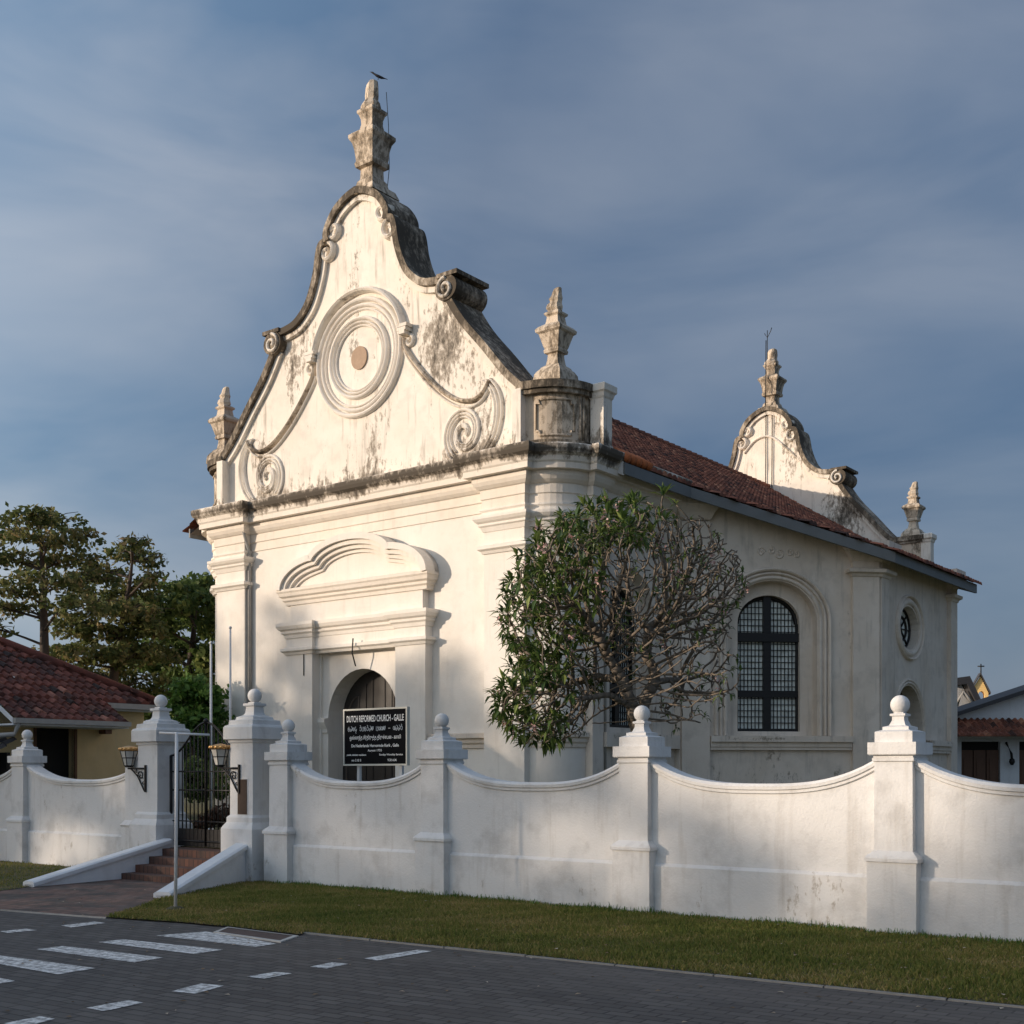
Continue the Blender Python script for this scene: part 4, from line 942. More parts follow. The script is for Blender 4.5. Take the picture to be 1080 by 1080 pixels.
# crow on the apex urn
ap = church.matrix_basis @ Vector((CX + .34, .50, 0)); cz = 19.02
crow = empty('crow', (ap.x, ap.y, cz), R(0)); crow.scale = (.60, .60, .60); tag(crow, 'black crow perched on top of the highest front urn', 'bird')
mb = MB(); rg = []
for x, z, a, b in ((-.36, .30, .006, .006), (-.30, .285, .012, .014), (-.26, .27, .030, .032), (-.21, .25, .042, .046), (-.15, .20, .040, .042), (-.08, .15, .060, .058), (.03, .10, .068, .062), (.13, .06, .050, .042), (.20, .04, .034, .02), (.34, .0, .028, .010), (.40, -.02, .015, .005)):
    rg.append([(x, a * math.cos(2 * math.pi * j / 10), z + b * math.sin(2 * math.pi * j / 10)) for j in range(10)])
mb.loft(rg, smooth=True)
for y in (-.03, .03): mb.tube([(.03, y, .06), (.02, y, .0), (-.03, y, -.015)], .007, 5)
bd = mb.build('body', M['crow'], crow)
for s_ in (-1, 1):
    wv = [(-.10, s_ * .05, .17), (.0, s_ * .07, .15), (.18, s_ * .055, .07), (.30, s_ * .03, .01), (.12, s_ * .06, .03), (-.06, s_ * .06, .10)]
    wb = MB(); wb.add([Vector(p) for p in wv] + [Vector((p[0], p[1] * .75, p[2])) for p in wv], [tuple(range(6)), tuple(range(6, 12))] + [(i, (i + 1) % 6, (i + 1) % 6 + 6, i + 6) for i in range(6)]); wb.build('wing', M['crow'], crow)

# ------------------------------------------------------------------ church sign
SB = Vector(((396 - 540) / F_PX * 18.3, 18.3))
tl_, tr_ = on_line(363, SB, U), on_line(430.5, SB, U); SW = tr_ - tl_; Zm = (SB + U * (tl_ + tr_) / 2); zt_ = CH + (HOR - 746.8) / F_PX * Zm.y; zb_ = CH + (HOR - 807.5) / F_PX * Zm.y; SH = zt_ - zb_
sign = empty('church_sign', (Zm.x, Zm.y, YZ), ROT); tag(sign, 'black notice board with white lettering on two posts behind the boundary wall', 'sign')
ZB = zb_ - YZ
MB().box(-SW / 2 + .02, SW / 2 - .02, -.012, .03, ZB + .02, ZB + SH - .02).build('board', M['sign'], sign)
mb = MB(); fw = .026
mb.box(-SW / 2, SW / 2, -.025, .035, ZB + SH - fw, ZB + SH); mb.box(-SW / 2, SW / 2, -.025, .035, ZB, ZB + fw); mb.box(-SW / 2, -SW / 2 + fw, -.025, .035, ZB + fw, ZB + SH - fw); mb.box(SW / 2 - fw, SW / 2, -.025, .035, ZB + fw, ZB + SH - fw)
mb.build('sign_frame', M['signframe'], sign)
for x in (-SW * .30, SW * .36): MB().box(x - .025, x + .025, .036, .086, -.1, ZB + SH * .97).build('sign_post', M['white_metal'], sign)
def text(body, x, z, wmax, h, off=.006):
    cu = bpy.data.curves.new('lettering', 'FONT'); cu.body = body; cu.size = 1; cu.align_x = 'CENTER'; cu.offset = off / h * .6; cu.resolution_u = 3
    o = bpy.data.objects.new('lettering', cu); C.objects.link(o)
    me = bpy.data.meshes.new_from_object(o.evaluated_get(bpy.context.evaluated_depsgraph_get())); C.objects.unlink(o); bpy.data.objects.remove(o)
    co = np.zeros(len(me.vertices) * 3); me.vertices.foreach_get('co', co); co = co.reshape(-1, 3)
    if len(co) == 0: return
    lo, hi = co.min(0), co.max(0); sx = wmax / (hi[0] - lo[0]); sz = h / (hi[1] - lo[1])
    n = np.zeros_like(co); n[:, 0] = x + (co[:, 0] - (lo[0] + hi[0]) / 2) * sx; n[:, 1] = -.016; n[:, 2] = ZB + z + (co[:, 1] - lo[1]) * sz
    me.vertices.foreach_set('co', n.ravel()); me.update(); me.materials.clear(); me.materials.append(M['letter'])
    q = bpy.data.objects.new('lettering', me); C.objects.link(q); q.parent = sign
text('DUTCH REFORMED CHURCH - GALLE', 0, SH * .765, SW * .89, SH * .115, .003)
text('ஒல்லாந்த சீர்திருத்த திருச்சபை - காலி', 0, SH * .435, SW * .80, SH * .10, .002)
text('De Nederlands Hervormde Kerk , Galle', 0, SH * .315, SW * .74, SH * .062, .002)
text('August 1755', 0, SH * .235, SW * .22, SH * .05, .0015)
text('ගරු සේවකයා', -SW * .30, SH * .165, SW * .30, SH * .042, .0015) if False else text('parish minister residence', -SW * .29, SH * .165, SW * .31, SH * .042, .0015)
text('no 2 G S', -SW * .29, SH * .075, SW * .15, SH * .042, .0015)
text('Sunday Worship Service', SW * .25, SH * .165, SW * .36, SH * .042, .0015)
text('9.30 A.M.', SW * .27, SH * .075, SW * .14, SH * .042, .0015)
# the Sinhala line, written with pen strokes: each letter is a few loops and hooks
def glyph(kind):
    A = lambda cx, cz, r, a0, a1, n=8: [(cx + r * math.cos(R(a0 + (a1 - a0) * i / n)), cz + r * math.sin(R(a0 + (a1 - a0) * i / n))) for i in range(n + 1)]
    return {'o': [A(.5, .45, .42, 60, 380), A(.5, .5, .15, 0, 300)], 'l': [A(.35, .3, .28, 120, 400), A(.7, .55, .3, 220, 420), [(.75, .85), (.55, .98)]],
            'n': [A(.28, .45, .24, -90, 250), [(.28, .2), (.8, .1), (.92, .5), (.75, .8)]], 'd': [A(.5, .5, .38, 90, 360), [(.88, .5), (.7, .1), (.3, -.25), (.75, -.3)]],
            'r': [A(.5, .45, .36, -160, 160), [(.5, .8), (.6, 1.05), (.3, 1.1)]], 'p': [[(.1, .85), (.1, .1), (.5, .05), (.9, .1), (.9, .85), (.6, .6)], ], 'g': [A(.35, .45, .3, 0, 330), [(.65, .45), (.7, .1), (.95, .2), (.95, .85)]],
            's': [A(.4, .5, .34, 100, 420), [(.7, .2), (.9, .5), (.85, .9)], A(.3, .45, .1, 0, 300)], '-': [[(.1, .45), (.9, .45)]], ' ': []}[kind]
seq = 'olnd rporls pggs - gllr'; sx_ = SW * .86 / len(seq); sg = MB()
for i, ch in enumerate(seq):
    for st_ in glyph(ch):
        sg.tube([(-SW * .43 + (i + .05 + p[0] * .9) * sx_, -.016, ZB + SH * .60 + p[1] * SH * .095) for p in st_], .0046, 4, False)
sg.build('lettering', M['letter'], sign)

# ------------------------------------------------------------------ trees
def leaf_cloud(rg, pads, size, up=.5, aspect=.55):
    """pads: (centre, radii, n). Leaves gathered in little sprays inside each pad"""
    cs = []; tt = []
    for c, r, n in pads:
        k = max(1, n // 14); d = rg.normal(size=(k, 3)); d /= np.linalg.norm(d, axis=1)[:, None]
        q = np.array(c) + d * (rg.uniform(.25, 1, (k, 1)) ** .5) * np.array(r)
        idx = rg.integers(0, k, n); p = q[idx] + rg.normal(0, size * 1.25, (n, 3)) * np.array([1, 1, .6])
        tb = rg.uniform(0, 1, k); cs.append(p); tt.append(np.clip(.55 * tb[idx] + .45 * rg.uniform(0, 1, n), 0, 1))
    p = np.concatenate(cs); t = np.concatenate(tt); n = len(p)
    nr = rg.normal(size=(n, 3)); nr[:, 2] += up; nr /= np.linalg.norm(nr, axis=1)[:, None]
    a = np.cross(nr, rg.normal(size=(n, 3))); a /= np.linalg.norm(a, axis=1)[:, None]; b = np.cross(nr, a)
    s = size * rg.uniform(.6, 1.25, (n, 1))
    Q = np.stack([p - a * s, p - b * s * aspect + nr * s * .12, p + a * s, p + b * s * aspect + nr * s * .12], 1)
    return Q, t
def tree(name, label, cat, base, trunk, pads, leaf, size, lk, seed, r0=.2, bark='darkbark', group=None, twigs=6):
    rg = np.random.default_rng(seed); rnd = random.Random(seed)
    r = empty(name, base); tag(r, label, cat, group); B = Vector(base)
    tk = MB(); T = [Vector(p) - B for p in trunk]; n = len(T)
    T = catmull(T, 4); tk.tube(T, [r0 * (1 - .85 * i / (len(T) - 1)) for i in range(len(T))], 8)
    for c, q, k in pads:
        c = Vector(c) - B
        st = min(T, key=lambda p: (p - c).length + max(0, p.z - c.z + .3) * 2.0)
        mid = st.lerp(c, .5) + Vector((rnd.uniform(-.25, .25), rnd.uniform(-.25, .25), rnd.uniform(-.1, .25)))
        pth = catmull([st, mid, c], 4); rr = r0 * .26
        tk.tube(pth, [rr * (1 - .6 * i / (len(pth) - 1)) for i in range(len(pth))], 6)
        for _ in range(twigs):
            e = c + Vector((rnd.gauss(0, .55) * q[0], rnd.gauss(0, .55) * q[1], abs(rnd.gauss(.2, .6)) * q[2]))
            s0 = pth[rnd.randrange(3, len(pth))]; tk.tube([s0, s0.lerp(e, .5) + Vector((0, 0, .06)), e], [rr * .35, rr * .25, .008], 5)
    tk.build('trunk', M[bark], r)
    Q, t = leaf_cloud(rg, [((Vector(c) - B), q, k) for c, q, k in pads], size)
    quads('crown', Q, t, LEAF[leaf], r)
    return r
def pxpads(L, Z, ry=1.2, jit=1.5, seed=0):
    rnd = random.Random(seed); o = []
    for x, y, rx, rz, n in L:
        Zq = Z + rnd.uniform(-jit, jit); o.append((tuple(at(x, y, Zq)), (rx / F_PX * Zq, max(rx / F_PX * Zq * ry, .6), rz / F_PX * Zq), n))
    return o
Z1 = 38
tree('almond_tree', 'tall sparse layered tree with brownish leaves behind the yellow house roof', 'tree', (*at(47, HOR, Z1).xy, YZ),
     [at(48, 815, Z1), at(47, 700, Z1), at(46, 640, Z1), at(44, 590, Z1), at(42, 548, Z1)],
     pxpads([(30, 545, 26, 9, 420), (62, 550, 22, 8, 330), (8, 560, 22, 10, 300), (45, 568, 36, 9, 560), (92, 566, 16, 8, 160), (-20, 585, 30, 12, 380), (20, 592, 34, 10, 520), (75, 588, 30, 9, 420), (55, 612, 40, 9, 560),
             (5, 622, 36, 9, 430), (95, 612, 26, 9, 330), (-25, 640, 40, 11, 420), (25, 644, 30, 7, 260), (85, 640, 36, 10, 460), (-10, 662, 30, 8, 220)], Z1, 1.1, 1.6, 1), 'almond', .105, 0, 11, .20, twigs=9)
Z2 = 41
tree('almond_tree', 'bushier olive brown tree between the tall sparse tree and the church', 'tree', (*at(118, HOR, Z2).xy, YZ),
     [at(122, 815, Z2), at(120, 720, Z2), at(126, 670, Z2), at(136, 620, Z2), at(140, 585, Z2)],
     pxpads([(128, 583, 20, 8, 300), (155, 590, 20, 8, 300), (142, 572, 16, 6, 170), (165, 606, 10, 5, 90), (110, 604, 26, 9, 420), (145, 622, 30, 10, 500), (100, 632, 30, 12, 620), (130, 645, 32, 12, 700), (75, 660, 26, 12, 520), (110, 670, 34, 12, 760),
             (150, 664, 28, 12, 620), (90, 690, 34, 11, 640), (135, 692, 34, 12, 700), (60, 690, 26, 10, 380), (165, 690, 24, 12, 480), (110, 715, 36, 12, 600), (150, 720, 30, 12, 520), (80, 712, 26, 10, 330)], Z2, 1.1, 1.6, 2), 'almond', .11, 0, 12, .20, twigs=8)
Z3 = 45
tree('leafy_tree', 'dense dark green tree tight against the left edge of the church front', 'tree', (*at(205, HOR, Z3).xy, YZ),
     [at(200, 815, Z3), at(200, 720, Z3), at(204, 670, Z3), at(206, 640, Z3)],
     pxpads([(185, 622, 22, 10, 420), (212, 618, 20, 9, 420), (150, 640, 24, 12, 500), (150, 690, 26, 14, 500), (200, 628, 24, 10, 500), (222, 634, 18, 12, 420), (178, 640, 24, 10, 480), (205, 652, 30, 12, 760), (170, 662, 24, 12, 560), (226, 664, 16, 14, 460), (190, 684, 32, 13, 800), (222, 694, 18, 14, 500), (165, 700, 26, 13, 560), (200, 715, 32, 13, 800), (228, 725, 14, 13, 360), (172, 735, 24, 14, 560), (205, 748, 30, 14, 760), (150, 752, 16, 12, 420), (146, 775, 16, 14, 420), (228, 640, 14, 12, 300)], Z3, 1.1, 2.2, 3), 'green', .14, 0, 13, .24, twigs=6)
Z4 = 33
tree('shrub', 'bright green bushy shrub seen over and through the iron gate', 'shrub', (*at(206, HOR, Z4).xy, YZ),
     [at(206, 815, Z4), at(204, 785, Z4), at(205, 750, Z4)],
     pxpads([(200, 728, 20, 12, 560), (218, 735, 14, 12, 420), (190, 748, 18, 12, 500), (212, 757, 20, 12, 600), (196, 772, 22, 12, 620), (220, 778, 14, 13, 420), (205, 795, 24, 12, 620), (228, 800, 12, 14, 300), (186, 800, 18, 14, 460), (228, 760, 10, 14, 260)], Z4, 1.0, .8, 4), 'bright', .10, 0, 14, .09, twigs=6)
Z5 = 26.5
tree('shrub', 'low dark green shrub behind the bars of the iron gate', 'shrub', (*at(212, HOR, Z5).xy, YZ), [at(212, 838, Z5), at(212, 822, Z5), at(212, 812, Z5)],
     pxpads([(200, 812, 16, 12, 520), (218, 818, 16, 12, 520), (206, 832, 20, 12, 620), (232, 830, 10, 12, 300)], Z5, .8, .4, 5), 'green', .07, 0, 15, .05)
Z6 = 23.5
tree('shrub', 'low reddish brown shrub beside the church path behind the gate', 'shrub', (*at(232, HOR, Z6).xy, YZ), [at(232, 872, Z6), at(232, 860, Z6), at(232, 852, Z6)],
     pxpads([(226, 862, 12, 8, 420), (240, 858, 12, 9, 420), (250, 864, 10, 8, 320), (216, 868, 8, 6, 200)], Z6, .8, .3, 6), 'red', .05, 0, 16, .04)

# frangipani: space colonisation between two limbs
def frangipani():
    rg = np.random.default_rng(8); Zt = 20.4; B = Vector((*at(671, HOR, Zt).xy, YZ))
    def pt(x, y, dy=0.): q = at(x, y, Zt); return np.array([q.x, q.y + dy, q.z])
    limbs = [[pt(671, 880), pt(671, 825), pt(672, 800), pt(672, 774)], [pt(672, 774), pt(667, 746, -.1), pt(654, 717, -.2), pt(639, 693, -.25), pt(628, 668, -.3)],
             [pt(672, 774), pt(679.5, 743, .1), pt(692, 717, .15), pt(689, 702, .1), pt(682, 689, .1), pt(686, 660, .15)],
             [pt(654, 717, -.2), pt(628, 712, .35), pt(600, 720, .5), pt(580, 722, .4)], [pt(692, 717, .15), pt(712, 715, .5), pt(728, 715, .7)], [pt(667, 746, -.1), pt(640, 735, -.5), pt(610, 740, -.8)]]
    nodes = []; par = []
    def addn(p, q): nodes.append(np.array(p)); par.append(q); return len(nodes) - 1
    step = .10; last = {}
    key = lambda p: tuple(np.round(p, 3))
    for lb in limbs:
        i0 = last.get(key(lb[0])); 
        if i0 is None: i0 = addn(lb[0], -1)
        cur = i0
        for a, b in zip(lb[:-1], lb[1:]):
            n = max(1, int(np.linalg.norm(b - a) / step))
            for k in range(1, n + 1): cur = addn(a + (b - a) * k / n + (rg.normal(0, .008, 3) if k < n else 0), cur)
            last[key(b)] = cur
    # crown envelope (ellipsoids)
    env = [((662, 612), (124, 84), 2.0, 3600, .5), ((582, 655), (60, 70), 1.5, 900, .5), ((578, 738), (60, 52), 1.4, 1100, .5), ((715, 705), (68, 66), 1.5, 700, .4), ((745, 625), (46, 55), 1.2, 600, .5)]
    att = []
    for (cx, cy), (rx, ry), rd, n, inner in env:
        c = pt(cx, cy); d = rg.normal(size=(n, 3)); d /= np.linalg.norm(d, axis=1)[:, None]
        rr = rg.uniform(inner ** 3, 1, (n, 1)) ** (1 / 3)
        att.append(c + d * rr * np.array([rx / F_PX * Zt, rd, ry / F_PX * Zt]))
    att = np.concatenate(att)
    keep = ~((att[:, 2] < pt(0, 745)[2]) & (att[:, 0] > pt(640, 0)[0]) & (att[:, 0] < pt(700, 0)[0])); att = att[keep]
    for it in range(120):
        nd = np.array(nodes); D = np.linalg.norm(att[:, None, :] - nd[None, :, :], axis=2); j = D.argmin(1); dm = D[np.arange(len(att)), j]
        att_ok = dm > .135; att = att[att_ok]; j = j[att_ok]; dm = dm[att_ok]
        if len(att) < 20: break
        sel = dm < 1.1; new = []
        for q in np.unique(j[sel]):
            v = (att[sel & (j == q)] - nd[q]); v = v / np.linalg.norm(v, axis=1)[:, None]; d = v.sum(0) + rg.normal(0, .25, 3) + np.array([0, 0, .12]); L_ = np.linalg.norm(d)
            if L_ < .15: continue
            new.append((nd[q] + d / L_ * step, q))
        if not new: break
        for p, q in new: addn(p, q)
        if len(nodes) > 9000: break
    n = len(nodes); kids = [[] for _ in range(n)]
    for i, p in enumerate(par):
        if p >= 0: kids[p].append(i)
    rad = np.zeros(n)
    for i in range(n - 1, -1, -1):
        rad[i] = .0112 if not kids[i] else min(.15, (sum(rad[k] ** 2.9 for k in kids[i])) ** (1 / 2.9))
    root = empty('frangipani_tree', B); tag(root, 'half bare frangipani tree with gnarled branches in front of the church side', 'tree')
    b = MB()
    done = set()
    for i in range(n):                                   # chains from each fork
        if par[i] >= 0 and len(kids[par[i]]) == 1: continue
        ch = ([par[i]] if par[i] >= 0 else []) + [i]; k = i
        while len(kids[k]) == 1: k = kids[k][0]; ch.append(k)
        if len(ch) < 2: continue
        rr = [min(rad[c], rad[ch[1]] * 1.0) for c in ch]; b.tube([Vector(nodes[c]) - B for c in ch], rr, 6 if rr[0] > .03 else 5)
    b.build('branches', M['twig'], root)
    # leaves in rosettes at the tips
    Q = []; T = []; FQ_ = []; FT = []
    tips = [i for i in range(n) if not kids[i]]
    for i in tips:
        p = nodes[i]; px = 540 + p[0] / p[1] * F_PX; py = HOR - (p[2] - CH) / p[1] * F_PX
        pr = min(.72, max(.22, (695 - px) / 140.)) if py > 575 else min(.8, max(.20, (745 - px) / 105.))
        if py > 690 and px > 690: pr = .30
        if py > 735 and 600 < px < 690: pr = .12
        if py > 700 and px < 600: pr = .80
        if rg.uniform() > pr: continue
        d0 = p - nodes[par[i]]; d0 /= np.linalg.norm(d0); big = 1.0 if pr > .4 else .6
        for k in range(int(rg.integers(8, 13) * (1 if pr > .4 else .6))):
            d = d0 * rg.uniform(.2, 1.0) + rg.normal(0, .62, 3) + np.array([0, 0, .12]); d /= np.linalg.norm(d); Ln = rg.uniform(.12, .30) * big; wd = Ln * rg.uniform(.13, .17)
            s = np.cross(d, np.array([0, 0, 1.])); s /= np.linalg.norm(s) + 1e-6; up = np.cross(s, d)
            m1 = p + d * Ln * .5 + up * .02; e = p + d * Ln - np.array([0, 0, Ln * rg.uniform(-.05, .22)]); dr = up * wd * .5
            tv = np.clip(rg.normal(.48, .28), 0, 1)
            Q.append([p, m1 + s * wd - dr * 0 + up * .012, e, m1]); T.append(tv); Q.append([p, m1, e, m1 - s * wd + up * .012]); T.append(tv)
        if rg.uniform() < .10:
            for k in range(5):
                c = p + d0 * .06 + rg.normal(0, .05, 3)
                for m_ in range(4):
                    a = rg.normal(size=3); a /= np.linalg.norm(a); bb = np.cross(a, rg.normal(size=3)); bb /= np.linalg.norm(bb)
                    FQ_.append([c, c + a * .03 + bb * .018, c + a * .05, c + a * .03 - bb * .018]); FT.append(rg.uniform())
    bb = np.array(B)
    quads('leaves', np.array(Q) - bb, T, LEAF['frang'], root); quads('blossoms', np.array(FQ_) - bb, FT, LEAF['petal'], root)
    return root
frangipani()

# ------------------------------------------------------------------ yellow house on the left
hc = at(165, HOR, 27.6); HE = 3.2                               # far right eave corner
house = empty('yellow_house', (hc.x, hc.y, 0), ROT)             # local x along U (towards the church), y into the plot
tag(house, 'yellow walled house with red tiled hipped roof behind the left boundary wall', 'house')
# local frame: right eave runs along -y from (0, 0); roof rises towards -x
slope = .55; LH = 6.2; HWD = 5.0
hr = MB()
tile_field(hr, lambda s, r, h: (-HWD + r, -s, HE + (HWD - r) * slope + h), 31, .2, 20, .25, lambda s, r: s > (HWD - r) - .1, 31)
er = MB(); roofo = hr.build('roof', M['oldtiles'], house, tint=True)
hb = tile_field(MB(), lambda s, r, h: (-s, -HWD + r, HE + (HWD - r) * slope + h), 50, .2, 20, .25, lambda s, r: s > (HWD - r) - .1 and s < 2 * HWD - (HWD - r), 32).build('roof', M['oldtiles'], house, tint=True)
mb = MB(); mb.tube([(0, 0, HE + .05), (-HWD, -HWD, HE + HWD * slope + .08)], .11, 8); mb.tube([(-HWD, -HWD, HE + HWD * slope + .08), (-HWD, -LH, HE + HWD * slope + .08)], .11, 8); mb.build('hip_tile', M['oldtiles'], roofo, tint=True)
# lower eave piece over the porch
pd = .85
P0 = -on_line(136, Vector((hc.x, hc.y)) + U * pd, -V); y_far = P0
y_near = -on_line(14, Vector((hc.x, hc.y)) + U * pd, -V)
y_far, y_near = -abs(y_far), -abs(y_near)
hp = tile_field(MB(), lambda s, r, h: (r - .02, y_far - s, HE - r * slope + h - .01), max(2, int((y_far - y_near) / .2)), .2, 4, .22, lambda s, r: True, 33).build('porch_roof', M['oldtiles'], house, tint=True)
ze = HE - pd * slope
mb = MB(); mb.box(pd - .02, pd + .09, y_near, y_far, ze - .10, ze + .0); mb.build('gutter', M['pipe'], hp)
mb = MB(); mb.box(-.02, .08, y_far, -.02, HE - .14, HE - .02); mb.box(-.02, .08, -LH, y_near, HE - .14, HE - .02); mb.build('gutter', M['pipe'], roofo)
mb = MB(); mb.box(-.25, pd, y_near, y_far, ze - .14, ze - .105); mb.box(-.29, -.02, -LH, -.02, HE - .18, HE - .145); mb.build('eave_soffit', M['white_house'], hp)
mb = MB(); mb.add([(pd, y_near, ze), (pd, y_near, ze - .12), (0, y_near, HE - .12), (0, y_near, HE)], [(0, 1, 2, 3)]); mb.build('barge_board', M['white_house'], hp)
xw = -.30
def yy(px, x=xw): return -abs(on_line(px, Vector((hc.x, hc.y)) + U * x, -V))
d0, d1 = yy(78), yy(38)
ym = yy(144)
mb = MB(); mb.wall([(-LH, .2), (-.12, .2), (-.12, HE + .0), (-LH, HE + .0)], [[(d1, YZ), (d0, YZ), (d0, 2.62), (d1, 2.62)]], lambda t, o, z: (xw + o, t, z), 0., .25)
mb.box(-2 * HWD + .5, xw - .01, -.22, -.12, .2, HE + .0); mb.box(-2 * HWD + .5, xw - .01, -LH, -LH + .1, .2, HE); mb.box(-2 * HWD + .5, -2 * HWD + .6, -LH + .1, -.22, .2, HE)
mb.prism([(-2 * HWD + .6, HE), (xw - .3, HE), (-HWD, HE + HWD * slope - .25)], -LH + .02, -LH + .09)
mb.build('wall', M['yellow'], house)
tile_field(MB(), lambda s, r, h: (-HWD - r, -s, HE + (HWD - r) * slope + h), 31, .2, 20, .25, lambda s, r: s > (HWD - r) - .1, 34).build('roof', M['oldtiles'], house, tint=True)
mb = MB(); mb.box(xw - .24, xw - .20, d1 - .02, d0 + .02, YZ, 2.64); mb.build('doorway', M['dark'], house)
mb = MB(); 
for a, b in ((d1 - .06, d1), (d0, d0 + .06)): mb.box(xw - .1, xw + .03, a, b, YZ, 2.68)
mb.box(xw - .1, xw + .032, d1, d0, 2.62, 2.68); mb.build('door_frame', M['brownwood'], house)
lx = yy(104, -.35); zz_ = 2.62
mb = MB(); mb.box(xw + .001, xw + .36, lx - .10, lx + .14, zz_ - .02, zz_ + .12); mb.box(xw, xw + .10, lx + .02, lx + .2, zz_ + .10, zz_ + .24); mb.box(xw + .05, xw + .3, lx - .06, lx + .1, zz_ - .12, zz_ - .02); mb.build('eave_lamp', M['brownwood'], house)
mb = MB(); yr = yy(37, pd); mb.tube([(pd + .03, y_near + .1, ze - .1), (pd - .1, y_near + .08, ze - .32), (pd - .6, y_near - .8, ze - .42), (pd - .9, y_near - 2.2, ze - .5)], .05, 8); mb.build('rain_pipe', M['pipe'], house)
# dark tiled lean-to at the far left
lt = at(2, 790, 24.2); lean = empty('lean_to', (lt.x, lt.y, YZ), R(-20)); tag(lean, 'small dark tiled lean-to roof behind the wall at the left picture edge', 'lean-to')
tile_field(MB(), lambda s, r, h: (-1.6 + s, -r * .9, 1.86 - r * .45 + h), 9, .22, 4, .3, lambda s, r: True, 41).build('roof', tinted('black_tile', ((0, (.015, .015, .016)), (1, (.06, .055, .055))), .8), lean, tint=True)
mb = MB()
for x in (-1.4, .25): mb.box(x - .05, x + .05, -.9, -.8, 0, 1.35)
mb.build('post', M['white_metal'], lean)
MB().box(-1.6, .3, -.2, -.1, 0, 1.6).build('back_board', M['dark'], lean)

# ------------------------------------------------------------------ buildings on the right
Zb = 47.
b0 = at(1000, HOR, Zb); bl = empty('white_building', (b0.x, b0.y, 0)); tag(bl, 'white gabled building with tiled awning and brown timber doors at the right edge', 'building')
zx = lambda px: (px - 1000) / F_PX * Zb; zz2 = lambda py: CH + (HOR - py) / F_PX * Zb
apx = zx(1150)
mb = MB(); mb.wall([(-1.5, .2), (zx(1300), .2), (zx(1300), zz2(757)), (apx, zz2(709)), (-1.5, zz2(772))], [[(zx(1014), .3), (zx(1055), .3), (zx(1055), zz2(782)), (zx(1014), zz2(782))], [(zx(1075), .3), (zx(1116), .3), (zx(1116), zz2(782)), (zx(1075), zz2(782))]], lambda t, o, z: (t, -o, z), 0, .25)
mb.build('wall', M['white_house'], bl)
rf = MB()
for (xa, ya_, xb, yb_) in ((-1.5, 771, apx, 708), (zx(1300), 757, apx, 708)):
    rf.add([(xa, -.5, zz2(ya_)), (xb, -.5, zz2(yb_)), (xb, 2.5, zz2(yb_)), (xa, 2.5, zz2(ya_)), (xa, -.5, zz2(ya_) + .16), (xb, -.5, zz2(yb_) + .16), (xb, 2.5, zz2(yb_) + .16), (xa, 2.5, zz2(ya_) + .16)], [(0, 1, 5, 4), (4, 5, 6, 7), (0, 3, 2, 1), (0, 4, 7, 3)])
rf.build('roof', M['slate'], bl)
tile_field(MB(), lambda s, r, h: (-1.2 + s, -.1 - r, zz2(759) - r * .62 + h), 44, .24, 4, .27, lambda s, r: True, 51, .05, .07).build('awning', M['tiles'], bl, tint=True)
MB().box(-1.2, zx(1300), -.62, -.56, zz2(782) + .10, zz2(782) + .22).build('awning_beam', M['white_house'], bl)
for a in (1014, 1075):
    x0, x1 = zx(a), zx(a + 41); d = MB().box(x0, x1, .2, .25, .3, zz2(782)).build('door', M['dark'], bl)
    for k in range(3):
        xa = x0 + (x1 - x0) * (k / 3); xb = x0 + (x1 - x0) * ((k + 1) / 3); MB().box(xa + .02, xb - .02, .12, .2, .3, zz2(791)).build('door_panel', M['brownwood'], d)
        MB().box(xa + .12, xb - .12, .09, .12, .8, zz2(800)).build('door_panel', M['brownwood'], d)
mb = MB(); xl = zx(1064); mb.tube([(xl - .12, -.03, zz2(783)), (xl, -.25, zz2(795)), (xl, -.3, zz2(802))], .05, 6); mb.lathe((xl, -.3, zz2(807)), [(.05, 0), (.12, .12), (.1, .22), (.03, .28)], 8); mb.build('wall_lantern', M['iron'], bl)
Zs = 58.
s0 = at(1016, HOR, Zs); sh = empty('shed', (s0.x, s0.y, 0)); tag(sh, 'dark roofed shed gable between the church and the white building', 'shed')
sx2 = lambda px: (px - 1016) / F_PX * Zs; sz2 = lambda py: CH + (HOR - py) / F_PX * Zs
MB().prism([(sx2(985), .2), (sx2(1030), .2), (sx2(1030), sz2(752)), (sx2(1014), sz2(722)), (sx2(985), sz2(735))], 0, 5).build('wall', M['white_house'], sh)
mb = MB(); mb.prism([(sx2(1003), sz2(716)), (sx2(1018), sz2(714)), (sx2(1036), sz2(752)), (sx2(1030), sz2(752)), (sx2(1015), sz2(722)), (sx2(1003), sz2(724))], -.6, 5.5); mb.build('roof', M['slate'], sh)
mb = MB(); mb.tube([(sx2(1005), -.4, sz2(745)), (sx2(1012), -.4, sz2(730)), (sx2(1024), -.4, sz2(744))], .12, 5); mb.build('roof_truss', M['pipe'], sh)
Zc = 95.
c0 = at(1034, HOR, Zc); bc = empty('bellcote', (c0.x, c0.y, 0), R(-12)); tag(bc, 'distant sunlit yellow bellcote with arched opening and small cross', 'bellcote')
bz = lambda py: CH + (HOR - py) / F_PX * Zc; bx = lambda px: (px - 1034) / F_PX * Zc
op = arch_loop(bx(1035), bx(1038) - 0. if False else .24, bz(738), bz(733), .30, 10)
mb = MB(); mb.wall([(bx(1025), 2), (bx(1042), 2), (bx(1042), bz(731)), (bx(1034), bz(713)), (bx(1025), bz(728))], [op], lambda t, o, z: (t, -o, z), 0, .7)
mb.prism([(bx(1025), 2), (bx(1042), 2), (bx(1042), bz(741)), (bx(1025), bz(741))], .01, .7); mb.build('wall', M['bell'], bc)
mb = MB()
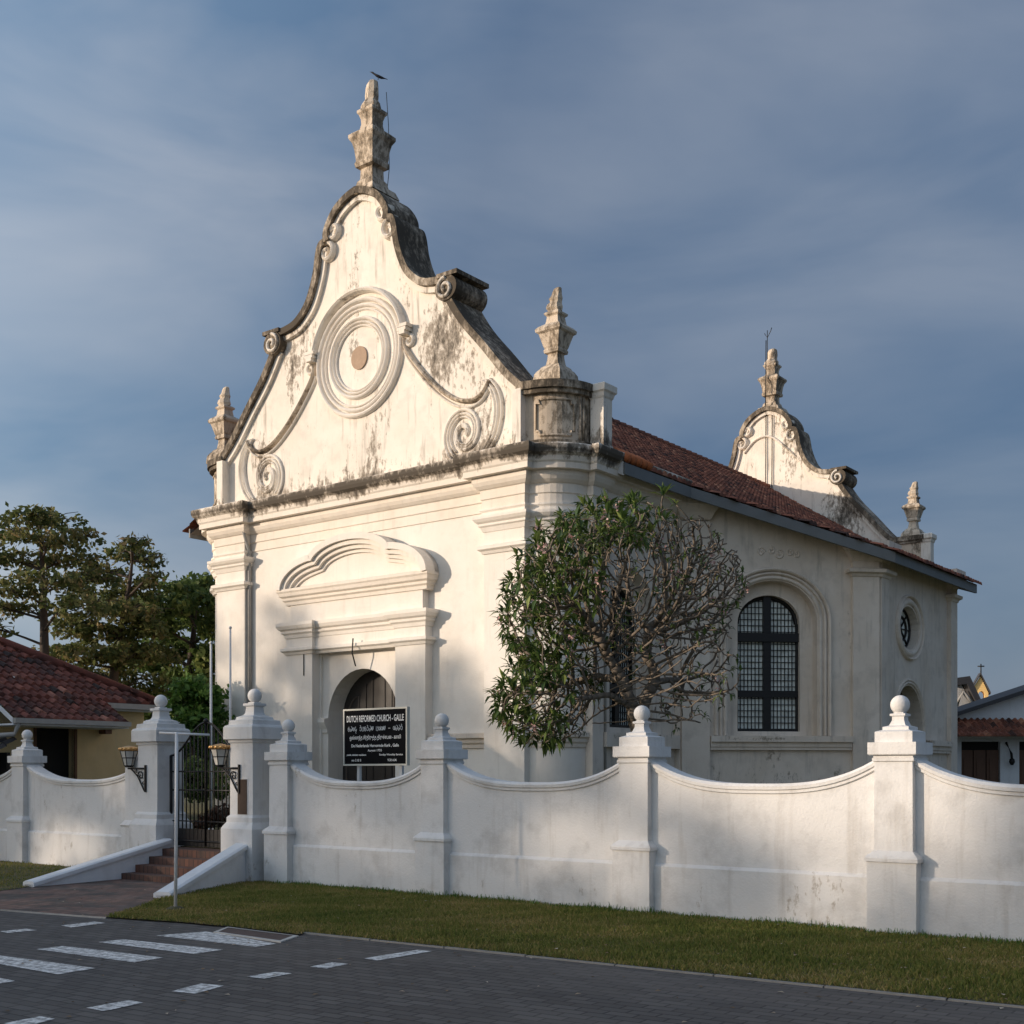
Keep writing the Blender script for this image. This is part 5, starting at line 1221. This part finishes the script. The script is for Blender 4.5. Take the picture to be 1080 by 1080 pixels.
for xa, ya_, xb, yb_ in ((1023.5, 730, 1034, 711.5), (1034, 711.5, 1044, 732.5)):
    mb.add([(bx(xa), -.2, bz(ya_)), (bx(xb), -.2, bz(yb_)), (bx(xb), .9, bz(yb_)), (bx(xa), .9, bz(ya_)), (bx(xa), -.2, bz(ya_) + .16), (bx(xb), -.2, bz(yb_) + .16), (bx(xb), .9, bz(yb_) + .16), (bx(xa), .9, bz(ya_) + .16)], [(0, 1, 5, 4), (4, 5, 6, 7), (0, 3, 2, 1), (0, 4, 7, 3), (1, 2, 6, 5)])
mb.build('roof', M['slate'], bc)
mb = MB(); mb.tube([(bx(1035), .2, bz(712)), (bx(1035), .2, bz(700))], .05, 5); mb.tube([(bx(1035) - .25, .2, bz(702.5)), (bx(1035) + .25, .2, bz(702.5))], .05, 5); mb.build('cross', M['wire'], bc)

# ------------------------------------------------------------------ trees across the street, left of the frame: they shade the wall and the lower front
SH2 = Vector((sdir.x, sdir.y)).normalized(); TE = math.tan(SUN_EL)
def shade_tree(q, dist, top, wid, seed, dens=1.0, lo=None, name='street_tree'):
    """q: where its shade falls (X, Y); top: height of the shade there"""
    b = Vector(q) + SH2 * dist; zt = top + dist * TE; rnd = random.Random(seed); pads = []; low = 1.5 if lo is None else lo + dist * TE
    nz = max(2, int((zt - low) / 1.4))
    for k in range(nz):
        zc = low + (zt - low) * (k + .5) / nz; wk = wid * (.75 + .25 * math.sin(math.pi * (k + .7) / nz)) * (1 if k < nz - 1 else .7)
        for _ in range(3):
            pads.append(((b.x + rnd.uniform(-1, 1) * wk * .4, b.y + rnd.uniform(-1, 1) * wk * .55, zc + rnd.uniform(-.4, .4)), (wk * .5, wk * .45, (zt - low) / nz * .75), int(170 * dens)))
    tree(name, 'leafy street tree standing across the road, left of the view', 'tree', (b.x, b.y, -.05), [(b.x, b.y, -.05), (b.x, b.y, zt * .5), (b.x + .3, b.y, zt * .85)], pads, 'green', .22, 0, seed, .05, group='street trees left of the view', twigs=2)
SHADE = [((-9.2, 34.6), 62, 6.9, 3.2, .9), ((-5.5, 31.6), 60, 5.5, 3.4, .9), ((-2.0, 28.9), 63, 4.3, 3.0, .9), ((.6, 26.6), 61, 2.7, 2.6, .8),
         ((-9.2, 23.4), 58, 2.8, 1.7, 1.1, 1.15), ((-7.8, 21.9), 60, 2.6, 1.6, .9, .85), ((-8.6, 22.6), 57, .95, .5, .5, .2), ((-9.4, 22.8), 60, .5, .5, .5), ((-5.2, 20.0), 60, 3.0, 1.9, 1.1), ((-3.1, 18.2), 62, 2.5, 1.5, .9), ((-1.8, 17.1), 59, 2.6, 1.3, .6, .95), ((-1.6, 17.0), 59, .35, 1.0, .6), ((-.2, 15.8), 61, 2.3, 1.3, .75), ((1.2, 14.8), 61, 2.0, 1.1, .42), ((2.4, 13.7), 63, .75, 1.3, .8), ((4.2, 12.3), 60, .6, 1.8, .9), ((5.6, 11.5), 60, 1.5, 1.3, .7), ((2.8, 9.8), 62, .5, 2.6, .9), ((1.5, 8.0), 59, .8, 2.6, .9), ((3.5, 5.5), 60, .8, 2.6, .9), ((-7.0, 16.0), 57, .5, 2.0, .6), ((-4.0, 12.5), 58, .5, 2.4, .7)]
for i, a in enumerate(SHADE): shade_tree(a[0], a[1], a[2], a[3], 100 + i, *a[4:])
